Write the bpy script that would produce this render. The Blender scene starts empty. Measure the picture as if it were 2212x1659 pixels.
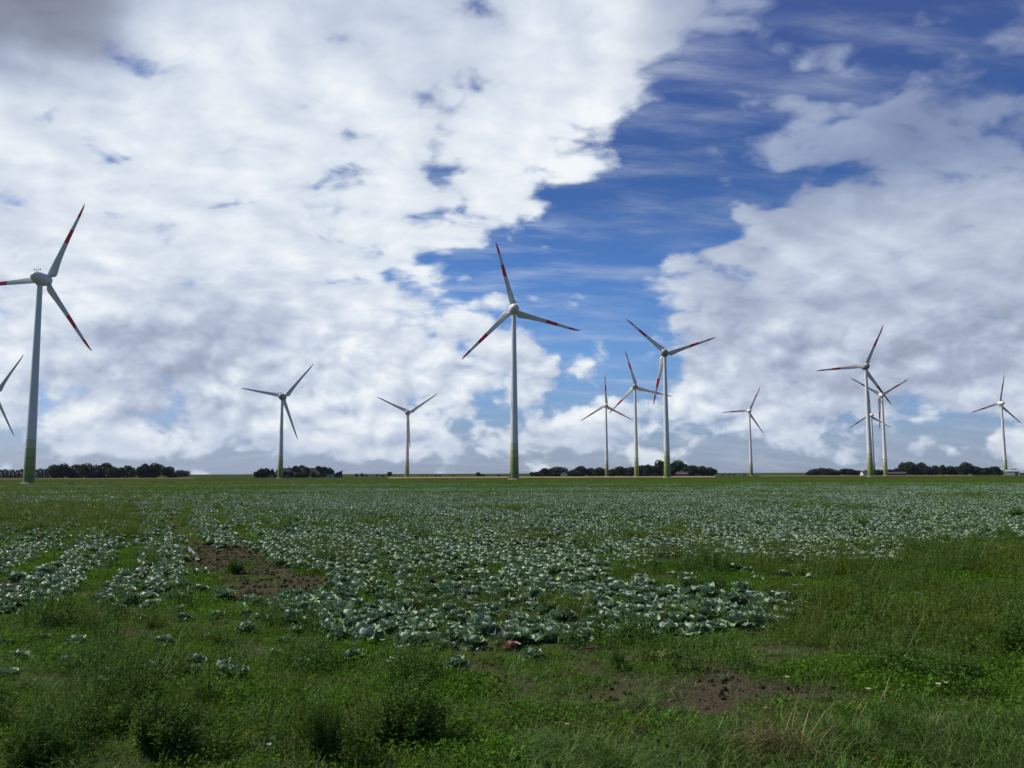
import bpy, math
import numpy as np
from mathutils import Vector, Matrix, Euler

SC = bpy.context.scene
COL = SC.collection
rng = np.random.default_rng(7)
R_ = math.radians

# ------------------------------------------------------------------ camera
F, CX, CY = 1851.0, 1106.0, 829.5          # lens in units of a 2212 px wide picture
EYE = 2.2
PITCH, ROLL = 6.05, -0.003
def _cam():
    a = R_(90 + PITCH)
    Rx = np.array([[1, 0, 0], [0, math.cos(a), -math.sin(a)], [0, math.sin(a), math.cos(a)]])
    Rz = np.array([[math.cos(ROLL), -math.sin(ROLL), 0], [math.sin(ROLL), math.cos(ROLL), 0], [0, 0, 1]])
    return Rx @ Rz
CR = _cam()
cam = bpy.data.cameras.new('camera')
cam.sensor_width = 36.0
cam.lens = 36.0 * F / 2212.0
cam.clip_start, cam.clip_end = 0.05, 20000
co = bpy.data.objects.new('camera', cam)
COL.objects.link(co)
M4 = Matrix([list(CR[i]) + [0] for i in range(3)] + [[0, 0, 0, 1]])
co.matrix_world = Matrix.Translation((0, 0, EYE)) @ M4
SC.camera = co

def proj(P):
    P = np.atleast_2d(np.asarray(P, float)) - np.array([0, 0, EYE])
    q = P @ CR
    z = -q[:, 2]
    z = np.where(z > 0.01, z, 0.01)
    return CX + F * q[:, 0] / z, CY - F * q[:, 1] / z
def at(px, py, z=0.0):
    r = CR @ np.array([(px - CX) / F, -(py - CY) / F, -1.0])
    t = (z - EYE) / r[2]
    return r[0] * t, r[1] * t
def azim(px, py=1026):
    r = CR @ np.array([(px - CX) / F, -(py - CY) / F, -1.0])
    return math.atan2(r[0], r[1])
def polar(px, d, py=1026):
    a = azim(px, py)
    return d * math.sin(a), d * math.cos(a)

# ------------------------------------------------------------------ helpers
def tag(o, label=None, cat=None, group=None, kind=None):
    if label: o['label'] = label
    if cat: o['category'] = cat
    if group: o['group'] = group
    if kind: o['kind'] = kind
    return o
def link(o, parent=None):
    COL.objects.link(o)
    if parent: o.parent = parent
    return o
def empty(name, loc=(0, 0, 0), rz=0.0):
    o = bpy.data.objects.new(name, None)
    o.empty_display_size = 0.3
    o.location = loc
    o.rotation_euler = (0, 0, rz)
    return link(o)
def mesh_q(name, V, Q, mats=(), mi=None, smooth=False):
    """mesh from quads (M,4)"""
    V = np.asarray(V, np.float32).reshape(-1, 3); Q = np.asarray(Q, np.int32).reshape(-1, 4)
    me = bpy.data.meshes.new(name)
    me.vertices.add(len(V)); me.vertices.foreach_set('co', V.ravel())
    me.loops.add(Q.size); me.loops.foreach_set('vertex_index', Q.ravel())
    me.polygons.add(len(Q)); me.polygons.foreach_set('loop_start', np.arange(0, Q.size, 4, dtype=np.int32))
    for m in mats: me.materials.append(m)
    if mi is not None: me.polygons.foreach_set('material_index', np.asarray(mi, np.int32))
    me.polygons.foreach_set('use_smooth', np.full(len(Q), smooth, bool))
    me.update(calc_edges=True)
    return me
def mesh_p(name, V, Fs, mats=(), mi=None, smooth=False):
    me = bpy.data.meshes.new(name)
    me.from_pydata([tuple(v) for v in V], [], [tuple(f) for f in Fs])
    for m in mats: me.materials.append(m)
    if mi is not None: me.polygons.foreach_set('material_index', np.asarray(mi, np.int32))
    me.polygons.foreach_set('use_smooth', np.full(len(Fs), smooth, bool))
    me.update()
    return me
def ob(name, me, parent=None, loc=None):
    o = bpy.data.objects.new(name, me)
    if loc is not None: o.location = loc
    return link(o, parent)
def cat_geo(parts):
    """join a list of (V, Q)"""
    Vs, Qs, n = [], [], 0
    for V, Q in parts:
        Vs.append(V); Qs.append(np.asarray(Q) + n); n += len(V)
    return np.concatenate(Vs), np.concatenate(Qs)
def hash2(ix, iy, s):
    h = (ix * 374761393 + iy * 668265263 + s * 982451653) & 0xffffffff
    h = ((h ^ (h >> 13)) * 1274126177) & 0xffffffff
    return ((h ^ (h >> 16)) & 0xffff) / 65535.0
def vnoise(x, y, s=0):
    x = np.asarray(x, float); y = np.asarray(y, float)
    ix = np.floor(x).astype(np.int64); iy = np.floor(y).astype(np.int64)
    fx = x - ix; fy = y - iy
    fx = fx * fx * (3 - 2 * fx); fy = fy * fy * (3 - 2 * fy)
    a = hash2(ix, iy, s); b = hash2(ix + 1, iy, s); c = hash2(ix, iy + 1, s); d = hash2(ix + 1, iy + 1, s)
    return (a * (1 - fx) + b * fx) * (1 - fy) + (c * (1 - fx) + d * fx) * fy
def fbm(x, y, s=0, o=3):
    v, a, t = 0, 0.5, 0
    for k in range(o):
        v = v + a * vnoise(np.asarray(x) * 2 ** k, np.asarray(y) * 2 ** k, s + k); t += a; a *= 0.5
    return v / t
def sstep(a, b, x):
    t = np.clip((np.asarray(x, float) - a) / (b - a), 0, 1)
    return t * t * (3 - 2 * t)
def in_poly(px, py, poly):
    px = np.asarray(px, float); py = np.asarray(py, float)
    r = np.zeros(px.shape, bool); n = len(poly)
    for i in range(n):
        x0, y0 = poly[i]; x1, y1 = poly[(i + 1) % n]
        if y0 == y1: continue
        c = ((y0 > py) != (y1 > py)) & (px < (x1 - x0) * (py - y0) / (y1 - y0) + x0)
        r ^= c
    return r

# ------------------------------------------------------------------ materials
class NT:
    def __init__(s, nt): s.t = nt; s.n = nt.nodes; s.l = nt.links
    def put(s, sock, v):
        if hasattr(v, 'is_output') or isinstance(v, bpy.types.NodeSocket): s.l.new(v, sock)
        else: sock.default_value = v
    def node(s, typ, **kw):
        n = s.n.new(typ)
        for k, v in kw.items(): setattr(n, k, v)
        return n
    def math(s, op, a, b=None, c=None, clamp=False):
        n = s.node('ShaderNodeMath', operation=op, use_clamp=clamp)
        s.put(n.inputs[0], a)
        if b is not None: s.put(n.inputs[1], b)
        if c is not None: s.put(n.inputs[2], c)
        return n.outputs[0]
    def vmath(s, op, a, b=None):
        n = s.node('ShaderNodeVectorMath', operation=op)
        s.put(n.inputs[0], a)
        if b is not None: s.put(n.inputs[1], b)
        return n.outputs[0]
    def scale(s, a, f):
        n = s.node('ShaderNodeVectorMath', operation='SCALE')
        s.put(n.inputs[0], a); s.put(n.inputs['Scale'], f)
        return n.outputs[0]
    def noise(s, vec, scale, detail=4, rough=0.5, lac=2.0, out=0):
        n = s.node('ShaderNodeTexNoise')
        if vec is not None: s.put(n.inputs['Vector'], vec)
        s.put(n.inputs['Scale'], scale); s.put(n.inputs['Detail'], detail); s.put(n.inputs['Roughness'], rough); s.put(n.inputs['Lacunarity'], lac)
        return n.outputs[out]
    def mr(s, v, a, b, c=0.0, d=1.0, smooth=True):
        n = s.node('ShaderNodeMapRange', interpolation_type='SMOOTHSTEP' if smooth else 'LINEAR')
        s.put(n.inputs[0], v); s.put(n.inputs[1], a); s.put(n.inputs[2], b); s.put(n.inputs[3], c); s.put(n.inputs[4], d)
        return n.outputs[0]
    def mix(s, f, a, b, blend='MIX'):
        n = s.node('ShaderNodeMix', data_type='RGBA', blend_type=blend)
        s.put(n.inputs[0], f); s.put(n.inputs[6], a); s.put(n.inputs[7], b)
        return n.outputs[2]
    def ramp(s, f, stops, interp='LINEAR'):
        n = s.node('ShaderNodeValToRGB')
        r = n.color_ramp; r.interpolation = interp
        while len(r.elements) > 1: r.elements.remove(r.elements[0])
        r.elements[0].position = stops[0][0]; r.elements[0].color = tuple(stops[0][1]) + (1,)
        for p, c in stops[1:]:
            e = r.elements.new(p); e.color = tuple(c) + (1,)
        s.put(n.inputs[0], f)
        return n.outputs[0]
    def comb(s, x, y, z):
        n = s.node('ShaderNodeCombineXYZ')
        s.put(n.inputs[0], x); s.put(n.inputs[1], y); s.put(n.inputs[2], z)
        return n.outputs[0]

def c4(c): return (c[0], c[1], c[2], 1.0)
def new_mat(name):
    m = bpy.data.materials.new(name); m.use_nodes = True
    t = NT(m.node_tree); t.n.clear()
    o = t.node('ShaderNodeOutputMaterial')
    return m, t, o
def principled(t, o, col, rough=0.6, spec=0.5, normal=None, metal=0.0):
    p = t.node('ShaderNodeBsdfPrincipled')
    t.put(p.inputs['Base Color'], col); t.put(p.inputs['Roughness'], rough)
    t.put(p.inputs['Specular IOR Level'], spec); t.put(p.inputs['Metallic'], metal)
    if normal is not None: t.l.new(normal, p.inputs['Normal'])
    t.l.new(p.outputs[0], o.inputs[0])
    return p
def paint(name, col, rough=0.45, vary=0.12, scale=0.6, spec=0.4):
    m, t, o = new_mat(name)
    tc = t.node('ShaderNodeTexCoord')
    n = t.noise(tc.outputs['Object'], scale, 5, 0.6)
    st = t.node('ShaderNodeMapping'); st.inputs['Scale'].default_value = (2.5, 2.5, 0.12)
    t.l.new(tc.outputs['Object'], st.inputs['Vector'])
    n2 = t.noise(st.outputs[0], 1.0, 4, 0.6)
    f = t.math('ADD', t.math('MULTIPLY', n, 0.5), t.math('MULTIPLY', n2, 0.5))
    f = t.mr(f, 0.35, 0.65, 1 - vary, 1.0 + vary * 0.3)
    c = t.mix(1.0, c4(col), f, 'MULTIPLY')
    principled(t, o, c, rough, spec)
    return m
def leaf_mat(name, ca, cb, cc=None, transl=0.25, rough=0.5, spec=0.3, big=None):
    """leaf colour varied per plant (object info random) and by position in the plant"""
    m, t, o = new_mat(name)
    oi = t.node('ShaderNodeObjectInfo'); geo = t.node('ShaderNodeNewGeometry'); tc = t.node('ShaderNodeTexCoord')
    c = t.mix(oi.outputs['Random'], c4(ca), c4(cb))
    if cc is not None:
        f = t.mr(t.noise(tc.outputs['Object'], 9.0, 2, 0.6), 0.48, 0.66)
        c = t.mix(f, c, c4(cc))
    ri = geo.outputs['Random Per Island']
    c = t.mix(1.0, c, t.mr(ri, 0, 1, 0.72, 1.28, False), 'MULTIPLY')
    p = t.node('ShaderNodeBsdfPrincipled')
    t.put(p.inputs['Base Color'], c); p.inputs['Roughness'].default_value = rough; p.inputs['Specular IOR Level'].default_value = spec
    tr = t.node('ShaderNodeBsdfTranslucent'); t.put(tr.inputs[0], t.mix(0.35, c, (0.10, 0.16, 0.02, 1)))
    mx = t.node('ShaderNodeMixShader'); mx.inputs[0].default_value = transl
    t.l.new(p.outputs[0], mx.inputs[1]); t.l.new(tr.outputs[0], mx.inputs[2]); t.l.new(mx.outputs[0], o.inputs[0])
    return m

WHITE = (0.65, 0.64, 0.59)
M_white = paint('white_paint', WHITE, vary=0.06)
M_red = paint('red_paint', (0.74, 0.034, 0.034))
M_grey = paint('shaded_grey_nacelle_paint', (0.27, 0.27, 0.275))  # grey heads; part of their darkness is shade put into the paint colour
M_bands = [paint('green_band_paint', c) for c in ((.150, .180, .034), (.200, .228, .050), (.265, .282, .08), (.36, .37, .16), (.49, .49, .32))]
M_conc = paint('concrete', (0.42, 0.41, 0.36), 0.85)
M_dark = paint('dark_metal', (0.045, 0.047, 0.05), 0.5)
M_brick = paint('red_brick', (0.10, 0.045, 0.038), 0.85, 0.25)
M_roofdk = paint('dark_roof_tiles', (0.020, 0.017, 0.018), 0.8, 0.25)
M_roofbr = paint('brown_roof_tiles', (0.060, 0.044, 0.042), 0.8, 0.25)
M_roofgr = paint('grey_sheet_roof', (0.33, 0.35, 0.37), 0.5)
M_render = paint('pale_render', (0.55, 0.53, 0.47), 0.8)
M_gshed = paint('pale_green_cladding', (0.25, 0.37, 0.27), 0.6)
M_tealshed = paint('grey_green_boards', (0.17, 0.21, 0.19), 0.8)
M_glass = paint('dark_glass', (0.03, 0.035, 0.04), 0.1)
M_carw = paint('white_car_paint', (0.72, 0.73, 0.74), 0.25)
M_tyre = paint('tyre_rubber', (0.03, 0.03, 0.03), 0.8)

# cabbage leaf: waxy blue green with a pale rib net
def cabbage_mat(name, ca, cb, vein=(0.36, 0.44, 0.36)):
    m, t, o = new_mat(name)
    oi = t.node('ShaderNodeObjectInfo'); geo = t.node('ShaderNodeNewGeometry'); tc = t.node('ShaderNodeTexCoord')
    c = t.mix(oi.outputs['Random'], c4(ca), c4(cb))
    n = t.noise(tc.outputs['Object'], 14.0, 3, 0.6)
    c = t.mix(t.mr(n, 0.52, 0.72, 0, 0.55), c, c4(vein))
    c = t.mix(1.0, c, t.mr(geo.outputs['Random Per Island'], 0, 1, 0.6, 1.4, False), 'MULTIPLY')
    yl = t.mr(geo.outputs['Random Per Island'], 0.925, 0.945)
    c = t.mix(t.math('MULTIPLY', yl, 0.75), c, (.33, .34, .10, 1))
    bump = t.node('ShaderNodeBump'); bump.inputs['Strength'].default_value = 0.35; bump.inputs['Distance'].default_value = 0.02
    t.l.new(n, bump.inputs['Height'])
    p = t.node('ShaderNodeBsdfPrincipled')
    t.put(p.inputs['Base Color'], c); p.inputs['Roughness'].default_value = 0.52; p.inputs['Specular IOR Level'].default_value = 0.45
    t.l.new(bump.outputs[0], p.inputs['Normal'])
    tr = t.node('ShaderNodeBsdfTranslucent'); t.put(tr.inputs[0], t.mix(0.5, c, (0.16, 0.22, 0.05, 1)))
    mx = t.node('ShaderNodeMixShader'); mx.inputs[0].default_value = 0.16
    t.l.new(p.outputs[0], mx.inputs[1]); t.l.new(tr.outputs[0], mx.inputs[2]); t.l.new(mx.outputs[0], o.inputs[0])
    return m
M_cab = cabbage_mat('cabbage_leaf', (0.094, 0.180, 0.080), (0.185, 0.290, 0.155), (0.47, 0.55, 0.37))
M_cabhead = cabbage_mat('cabbage_head', (0.20, 0.29, 0.20), (0.24, 0.33, 0.22))
M_cabpink = cabbage_mat('withered_cabbage_leaf', (0.42, 0.19, 0.15), (0.46, 0.23, 0.17), (0.5, 0.3, 0.22))
M_weed = leaf_mat('low_weed_leaf', (0.062, 0.160, 0.007), (0.094, 0.210, 0.010), (0.040, 0.098, 0.007), 0.38, 0.7, 0.1)
M_olive = leaf_mat('feathery_weed_leaf', (0.070, 0.140, 0.011), (0.108, 0.166, 0.016), (0.14, 0.165, 0.026), 0.38, 0.7, 0.1)
M_bush = leaf_mat('bushy_weed_leaf', (0.054, 0.130, 0.014), (0.078, 0.156, 0.020), (0.10, 0.165, 0.04), 0.36, 0.65, 0.12)
M_stem = leaf_mat('weed_stem', (0.045, 0.08, 0.016), (0.07, 0.095, 0.024), None, 0.0)
M_grass = leaf_mat('grass_blade', (0.062, 0.142, 0.016), (0.092, 0.168, 0.028), (0.13, 0.19, 0.06), 0.3, 0.55, 0.2)
M_straw = leaf_mat('dry_grass_blade', (0.15, 0.115, 0.045), (0.26, 0.20, 0.085), (0.09, 0.085, 0.03), 0.25)
M_yell = leaf_mat('yellow_flower', (0.36, 0.25, 0.02), (0.42, 0.30, 0.03), None, 0.3)
M_yleaf = leaf_mat('yellowing_leaf', (0.24, 0.26, 0.06), (0.34, 0.33, 0.10), None, 0.3)
M_redw = leaf_mat('reddish_dry_leaf', (0.09, 0.03, 0.02), (0.13, 0.045, 0.03), None, 0.2)
M_petal = leaf_mat('white_petal', (0.75, 0.76, 0.72), (0.8, 0.8, 0.76), None, 0.3)
M_disc = leaf_mat('flower_disc', (0.5, 0.36, 0.03), (0.5, 0.36, 0.03), None, 0.0)
M_tree = leaf_mat('tree_foliage', (0.022, 0.038, 0.018), (0.042, 0.060, 0.024), (0.03, 0.046, 0.02), 0.12)
M_conif = leaf_mat('conifer_foliage', (0.013, 0.020, 0.015), (0.019, 0.027, 0.018), None, 0.05)
M_trunk = paint('bark', (0.05, 0.042, 0.035), 0.9)

def soil_mat():
    m, t, o = new_mat('soil')
    g = t.node('ShaderNodeNewGeometry'); P = g.outputs['Position']
    n1 = t.noise(P, 2.2, 6, 0.65); n2 = t.noise(P, 18.0, 5, 0.7); n3 = t.noise(P, 0.35, 3, 0.5)
    c = t.ramp(n2, [(0.3, (.032, .028, .018)), (0.5, (.064, .055, .035)), (0.72, (.120, .102, .066))])
    c = t.mix(t.mr(n1, 0.4, 0.65, 0, 0.5), c, (.082, .070, .044, 1))
    # thin green film of seedlings
    sp = t.node('ShaderNodeSeparateXYZ'); t.l.new(P, sp.inputs[0])
    dist = t.vmath('LENGTH', P); dist = dist.node.outputs['Value']
    gr = t.ramp(t.noise(P, 30.0, 4, 0.7), [(0.3, (.028, .046, .012)), (0.7, (.075, .095, .028))])
    far = t.mr(dist, 26, 60)
    f = t.mr(t.math('ADD', n1, t.math('MULTIPLY', n3, 0.6)), 0.74, 0.92)
    c = t.mix(t.math('MAXIMUM', t.math('MULTIPLY', f, 0.55), t.math('MULTIPLY', far, 0.8)), c, gr)
    # grassland beyond the cabbages: mown and uncut strips
    mp = t.node('ShaderNodeMapping'); mp.inputs['Scale'].default_value = (0.012, 0.05, 1); mp.inputs['Rotation'].default_value = (0, 0, 0.06)
    t.l.new(P, mp.inputs['Vector'])
    n4 = t.noise(mp.outputs[0], 1.0, 5, 0.6)
    past = t.ramp(n4, [(0.32, (.020, .042, .010)), (0.47, (.036, .056, .013)), (0.56, (.062, .068, .020)), (0.68, (.030, .050, .012))])
    past = t.mix(0.35, past, t.ramp(t.noise(P, 0.9, 4, 0.7), [(0.35, (.016, .034, .008)), (0.65, (.065, .075, .024))]))
    c = t.mix(t.mr(t.math('ADD', sp.outputs[1], t.math('MULTIPLY', n3, 14.0)), 226, 236), c, past)
    b = t.node('ShaderNodeBump'); b.inputs['Strength'].default_value = 0.9; b.inputs['Distance'].default_value = 0.06
    t.l.new(t.math('ADD', n2, t.math('MULTIPLY', n1, 0.8)), b.inputs['Height'])
    principled(t, o, c, 1.0, 0.0, b.outputs[0])
    return m
M_soil = soil_mat()
def plain_ground(name, ramp, scale=(0.02, 0.1, 1)):
    m, t, o = new_mat(name)
    g = t.node('ShaderNodeNewGeometry')
    mp = t.node('ShaderNodeMapping'); mp.inputs['Scale'].default_value = scale
    t.l.new(g.outputs['Position'], mp.inputs['Vector'])
    c = t.ramp(t.noise(mp.outputs[0], 1.0, 6, 0.65), ramp)
    c = t.mix(1.0, c, t.mr(t.noise(g.outputs['Position'], 0.7, 4, 0.7), 0.3, 0.7, 0.75, 1.2), 'MULTIPLY')
    principled(t, o, c, 1.0, 0.0)
    return m
M_stub = plain_ground('stubble', [(0.3, (.20, .155, .075)), (0.5, (.28, .22, .11)), (0.7, (.23, .175, .085))])
M_dyke = plain_ground('dyke_grass', [(0.3, (.028, .052, .016)), (0.5, (.038, .066, .020)), (0.7, (.055, .078, .024))], (0.01, 0.01, 0.2))
M_bank = plain_ground('ploughed_earth', [(0.3, (.06, .038, .028)), (0.6, (.10, .06, .042))], (0.3, 0.3, 1))
def water_mat():
    m, t, o = new_mat('puddle_water')
    g = t.node('ShaderNodeNewGeometry')
    b = t.node('ShaderNodeBump'); b.inputs['Strength'].default_value = 0.05
    t.l.new(t.noise(g.outputs['Position'], 9, 2), b.inputs['Height'])
    principled(t, o, (.05, .04, .03, 1), 0.12, 0.5, b.outputs[0])
    return m
M_water = water_mat()
# ------------------------------------------------------------------ sun and sky
SUN_AZ, SUN_EL = -78.0, 47.0        # degrees right of the view axis (+Y), above the horizon
sd = Vector((math.sin(R_(SUN_AZ)) * math.cos(R_(SUN_EL)), math.cos(R_(SUN_AZ)) * math.cos(R_(SUN_EL)), math.sin(R_(SUN_EL))))
sl = bpy.data.lights.new('sun', 'SUN'); sl.energy = 5.0; sl.angle = R_(0.53); sl.color = (1.0, 0.95, 0.86)
so = bpy.data.objects.new('sun', sl); COL.objects.link(so)
so.rotation_euler = sd.to_track_quat('Z', 'Y').to_euler(); so.location = (-60, 20, 80)

W = bpy.data.worlds.new('World'); SC.world = W; W.use_nodes = True
w = NT(W.node_tree); w.n.clear()
w_out = w.node('ShaderNodeOutputWorld'); w_bg = w.node('ShaderNodeBackground')
w_bg.inputs['Strength'].default_value = 0.1
w.l.new(w_bg.outputs[0], w_out.inputs[0])
D = w.node('ShaderNodeTexCoord').outputs['Generated']
sp = w.node('ShaderNodeSeparateXYZ'); w.l.new(D, sp.inputs[0])
dx, dy, dz = sp.outputs
AZ = w.math('ARCTAN2', dx, dy); EL = w.math('ARCSINE', w.math('MINIMUM', w.math('MAXIMUM', dz, -1.0), 1.0))
sky = w.node('ShaderNodeTexSky', sky_type='NISHITA'); sky.sun_disc = False
sky.sun_elevation = R_(SUN_EL); sky.sun_rotation = R_(SUN_AZ); sky.air_density = 1.0; sky.dust_density = 0.6; sky.ozone_density = 2.0

# where the cloud banks lie: cover (first line) and brightness (second line), 0..9, for bands of the sky
SKYMAP = {
 0: ("999999999999999975445567", "223677777777788876666665"),
 80: ("999999889888999644444566", "234688877777888866666655"),
 160: ("999999988888898565565454", "766888888777888976666555"),
 240: ("999999998888796225766775", "888888888888898666775555"),
 320: ("999998888878994247768785", "888888888888998667665555"),
 400: ("888888888889940134589988", "788888888888986655555666"),
 480: ("888999998759500146899999", "778888888888866655566666"),
 560: ("999999998753101479999999", "888888888888776666777766"),
 640: ("999999999765444689999999", "888877788888777766666666"),
 720: ("999999999888865699999999", "887666788888777766776665"),
 800: ("999999999989855799999999", "887667788888777767666656"),
 880: ("999999999987778999999999", "888777888888788888777778"),
 960: ("888888888888998887765469", "888888888888888888876679"),
 1030: ("666666666666666665544457", "888888888888888888888888"),
}
def sky_px(az, el):
    d = np.array([math.sin(az) * math.cos(el), math.cos(az) * math.cos(el), math.sin(el)])
    X, Y = proj(d * 1e6 + np.array([0, 0, EYE])); return float(X[0]), float(Y[0])
KY = sorted(SKYMAP); KX = np.linspace(0, 2212, 24)
TAB = [np.array([[int(c) / 9 for c in s] for s in SKYMAP[k]]) for k in KY]
def sky_val(x, y):
    y = min(max(y, 0), 1029.9); j = max(i for i in range(len(KY) - 1) if KY[i] <= y)
    f = (y - KY[j]) / (KY[j + 1] - KY[j])
    a = [np.interp(x, KX, TAB[j][q]) * (1 - f) + np.interp(x, KX, TAB[j + 1][q]) * f for q in (0, 1)]
    return float(a[0]), float(a[1])
wv = w.noise(D, 7.0, 5, 0.55, out=1)
ws = w.node('ShaderNodeSeparateColor'); w.l.new(wv, ws.inputs[0])
AZw = w.math('ADD', AZ, w.math('MULTIPLY', w.math('SUBTRACT', ws.outputs[0], 0.5), 0.06))
ELw = w.math('ADD', EL, w.math('MULTIPLY', w.math('SUBTRACT', ws.outputs[1], 0.5), 0.075))
A0, A1, NA = R_(-37), R_(37), 31
fa = w.mr(AZw, A0, A1, 0, 1, False)
ELS = [R_(v) for v in (0.0, 2.0, 4.2, 6.4, 8.7, 11.0, 13.4, 15.8, 18.2, 20.6, 23.0, 25.6, 28.2, 31.0)]
cur = None
for j, e in enumerate(ELS):
    st = []
    for i in range(NA):
        az = A0 + (A1 - A0) * i / (NA - 1)
        c, b = sky_val(*sky_px(az, e))
        st.append((i / (NA - 1), (c, b, 0.0)))
    r = w.ramp(fa, st, 'B_SPLINE')
    if cur is None: cur = r
    else: cur = w.mix(w.mr(ELw, ELS[j - 1], e), cur, r)
cs = w.node('ShaderNodeSeparateColor'); w.l.new(cur, cs.inputs[0])
BRI = cs.outputs[1]
back = w.math('MULTIPLY', w.mr(w.math('ABSOLUTE', AZ), R_(40), R_(75), 1.0, 0.45), w.mr(EL, R_(34), R_(55), 1.0, 0.55))
COV = w.math('MULTIPLY', cs.outputs[0], back)

# cloud texture: a high rippled deck seen in perspective, and heaped cumulus low over the land
k = w.math('DIVIDE', 1.0, w.math('ADD', w.math('MAXIMUM', dz, 0.0), 0.30))
PL = w.comb(w.math('MULTIPLY', dx, k), w.math('MULTIPLY', dy, k), 0.0)
soff = (-0.035, 0.015, 0.0)
def vor(vec, scale, detail, rough, dim='3D'):
    n = w.node('ShaderNodeTexVoronoi', feature='F1', normalize=True, voronoi_dimensions=dim)
    w.put(n.inputs['Vector'], vec); n.inputs['Scale'].default_value = scale; n.inputs['Detail'].default_value = detail
    n.inputs['Roughness'].default_value = rough
    return w.math('SUBTRACT', 1.0, n.outputs['Distance'])
def warp(vec, sc, amt):
    c = w.noise(vec, sc, 3, 0.5, out=1)
    return w.vmath('ADD', vec, w.scale(w.vmath('SUBTRACT', c, (0.5, 0.5, 0.5)), amt))
PW = warp(w.vmath('MULTIPLY', PL, (0.85, 1.0, 1.0)), 5.0, 0.10)
def hi_f(v, d): return w.math('ADD', w.math('MULTIPLY', w.noise(v, 8.0, d, 0.52), 0.72), w.math('MULTIPLY', vor(v, 11.0, 2, 0.5, '2D'), 0.24))
hi = hi_f(PW, 10); hi_s = hi_f(w.vmath('ADD', PW, soff), 4)
PB = warp(w.vmath('MULTIPLY', D, (1.0, 1.0, 1.55)), 12.0, 0.035)
def lo_f(v, d): return w.math('ADD', w.math('MULTIPLY', w.noise(v, 15.0, d, 0.55), 0.45), w.math('MULTIPLY', vor(v, 17.0, 2, 0.55), 0.42))
lo = lo_f(PB, 9); lo_s = lo_f(w.vmath('ADD', PB, (-0.010, 0.0, 0.020)), 5)
wh = w.mr(EL, R_(7), R_(15))
def lerp(a, b, f): return w.math('ADD', a, w.math('MULTIPLY', w.math('SUBTRACT', b, a), f))
NN = lerp(lo, hi, wh)
REL = lerp(w.math('SUBTRACT', lo, lo_s), w.math('SUBTRACT', hi, hi_s), wh)
DEN = w.math('ADD', COV, w.math('MULTIPLY', w.math('SUBTRACT', NN, lerp(0.655, 0.60, wh)), lerp(2.3, 2.1, wh)))
ALPHA = w.mr(DEN, lerp(0.40, 0.34, wh), lerp(0.58, 0.66, wh))
fine = w.noise(D, 24.0, 8, 0.6)
# thin veils and streaks in the open blue
mp = w.node('ShaderNodeMapping'); mp.inputs['Rotation'].default_value = (0, 0, -0.45); mp.inputs['Scale'].default_value = (1.6, 6.0, 1)
w.l.new(PL, mp.inputs['Vector'])
vein = w.noise(mp.outputs[0], 2.0, 9, 0.6)
VEIL = w.math('MULTIPLY', w.mr(vein, 0.40, 0.80), 0.46)
thin = w.math('MULTIPLY', w.mr(AZ, R_(6), R_(13), 0.0, 0.45), w.mr(EL, R_(15.5), R_(19.5)))
ALPHA = w.math('MULTIPLY', ALPHA, w.math('SUBTRACT', 1.0, thin))
ALPHA = w.math('MAXIMUM', ALPHA, VEIL)
# brightness
B = w.math('ADD', BRI, w.math('MULTIPLY', REL, lerp(1.4, 0.36, wh)))
B = w.math('ADD', B, w.math('MULTIPLY', w.math('SUBTRACT', fine, 0.5), 0.06))
B = w.math('ADD', B, w.math('MULTIPLY', w.math('SUBTRACT', NN, lerp(0.655, 0.60, wh)), lerp(0.45, 0.26, wh)))
B = w.math('ADD', B, 0.03)
CLC = w.ramp(B, [(0.15, (.175, .19, .23)), (0.35, (.255, .29, .38)), (0.48, (.315, .36, .47)), (0.62, (.40, .46, .60)), (0.75, (.53, .60, .73)), (0.88, (.70, .77, .86)), (1.0, (.90, .94, .97))])
CLC = w.scale(CLC, 10.0)
# clear sky
blue = w.node('ShaderNodeMix', data_type='RGBA', blend_type='MULTIPLY'); blue.inputs[0].default_value = 1.0
w.l.new(sky.outputs[0], blue.inputs[6])
tint = w.ramp(w.math('DIVIDE', EL, R_(40)), [(0.0, (.54, .62, .98)), (0.2, (.50, .76, 1.18)), (0.32, (.40, .67, 1.10)), (0.48, (.30, .49, .86)), (0.75, (.48, .53, .90)), (1.0, (.50, .52, .88))])
w.l.new(tint, blue.inputs[7])
OUT = w.mix(ALPHA, blue.outputs[2], CLC)
# pale air low over the horizon
low = w.mr(EL, R_(0.0), R_(4.5), 0.40, 0.0)
OUT = w.mix(low, OUT, (3.7, 4.5, 6.1, 1))
w.l.new(OUT, w_bg.inputs[0])
W.cycles.sampling_method = 'MANUAL'; W.cycles.sample_map_resolution = 512

# thin summer air between here and the dyke
def haze():
    s, z0, z1 = 9300.0, -2.2, 160.0
    V = [(x, y, z) for z in (z0, z1) for x, y in ((-s, -s), (s, -s), (s, s), (-s, s))]
    me = mesh_p('haze', V, [(0, 3, 2, 1), (4, 5, 6, 7), (0, 1, 5, 4), (1, 2, 6, 5), (2, 3, 7, 6), (3, 0, 4, 7)])
    m = bpy.data.materials.new('haze'); m.use_nodes = True
    t = NT(m.node_tree); t.n.clear()
    o = t.node('ShaderNodeOutputMaterial'); v = t.node('ShaderNodeVolumePrincipled')
    v.inputs['Color'].default_value = (0.55, 0.74, 1.0, 1); v.inputs['Density'].default_value = 1.8e-5; v.inputs['Anisotropy'].default_value = 0.2
    t.l.new(v.outputs[0], o.inputs['Volume'])
    me.materials.append(m)
    tag(ob('haze', me), kind='stuff')
haze()

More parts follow.
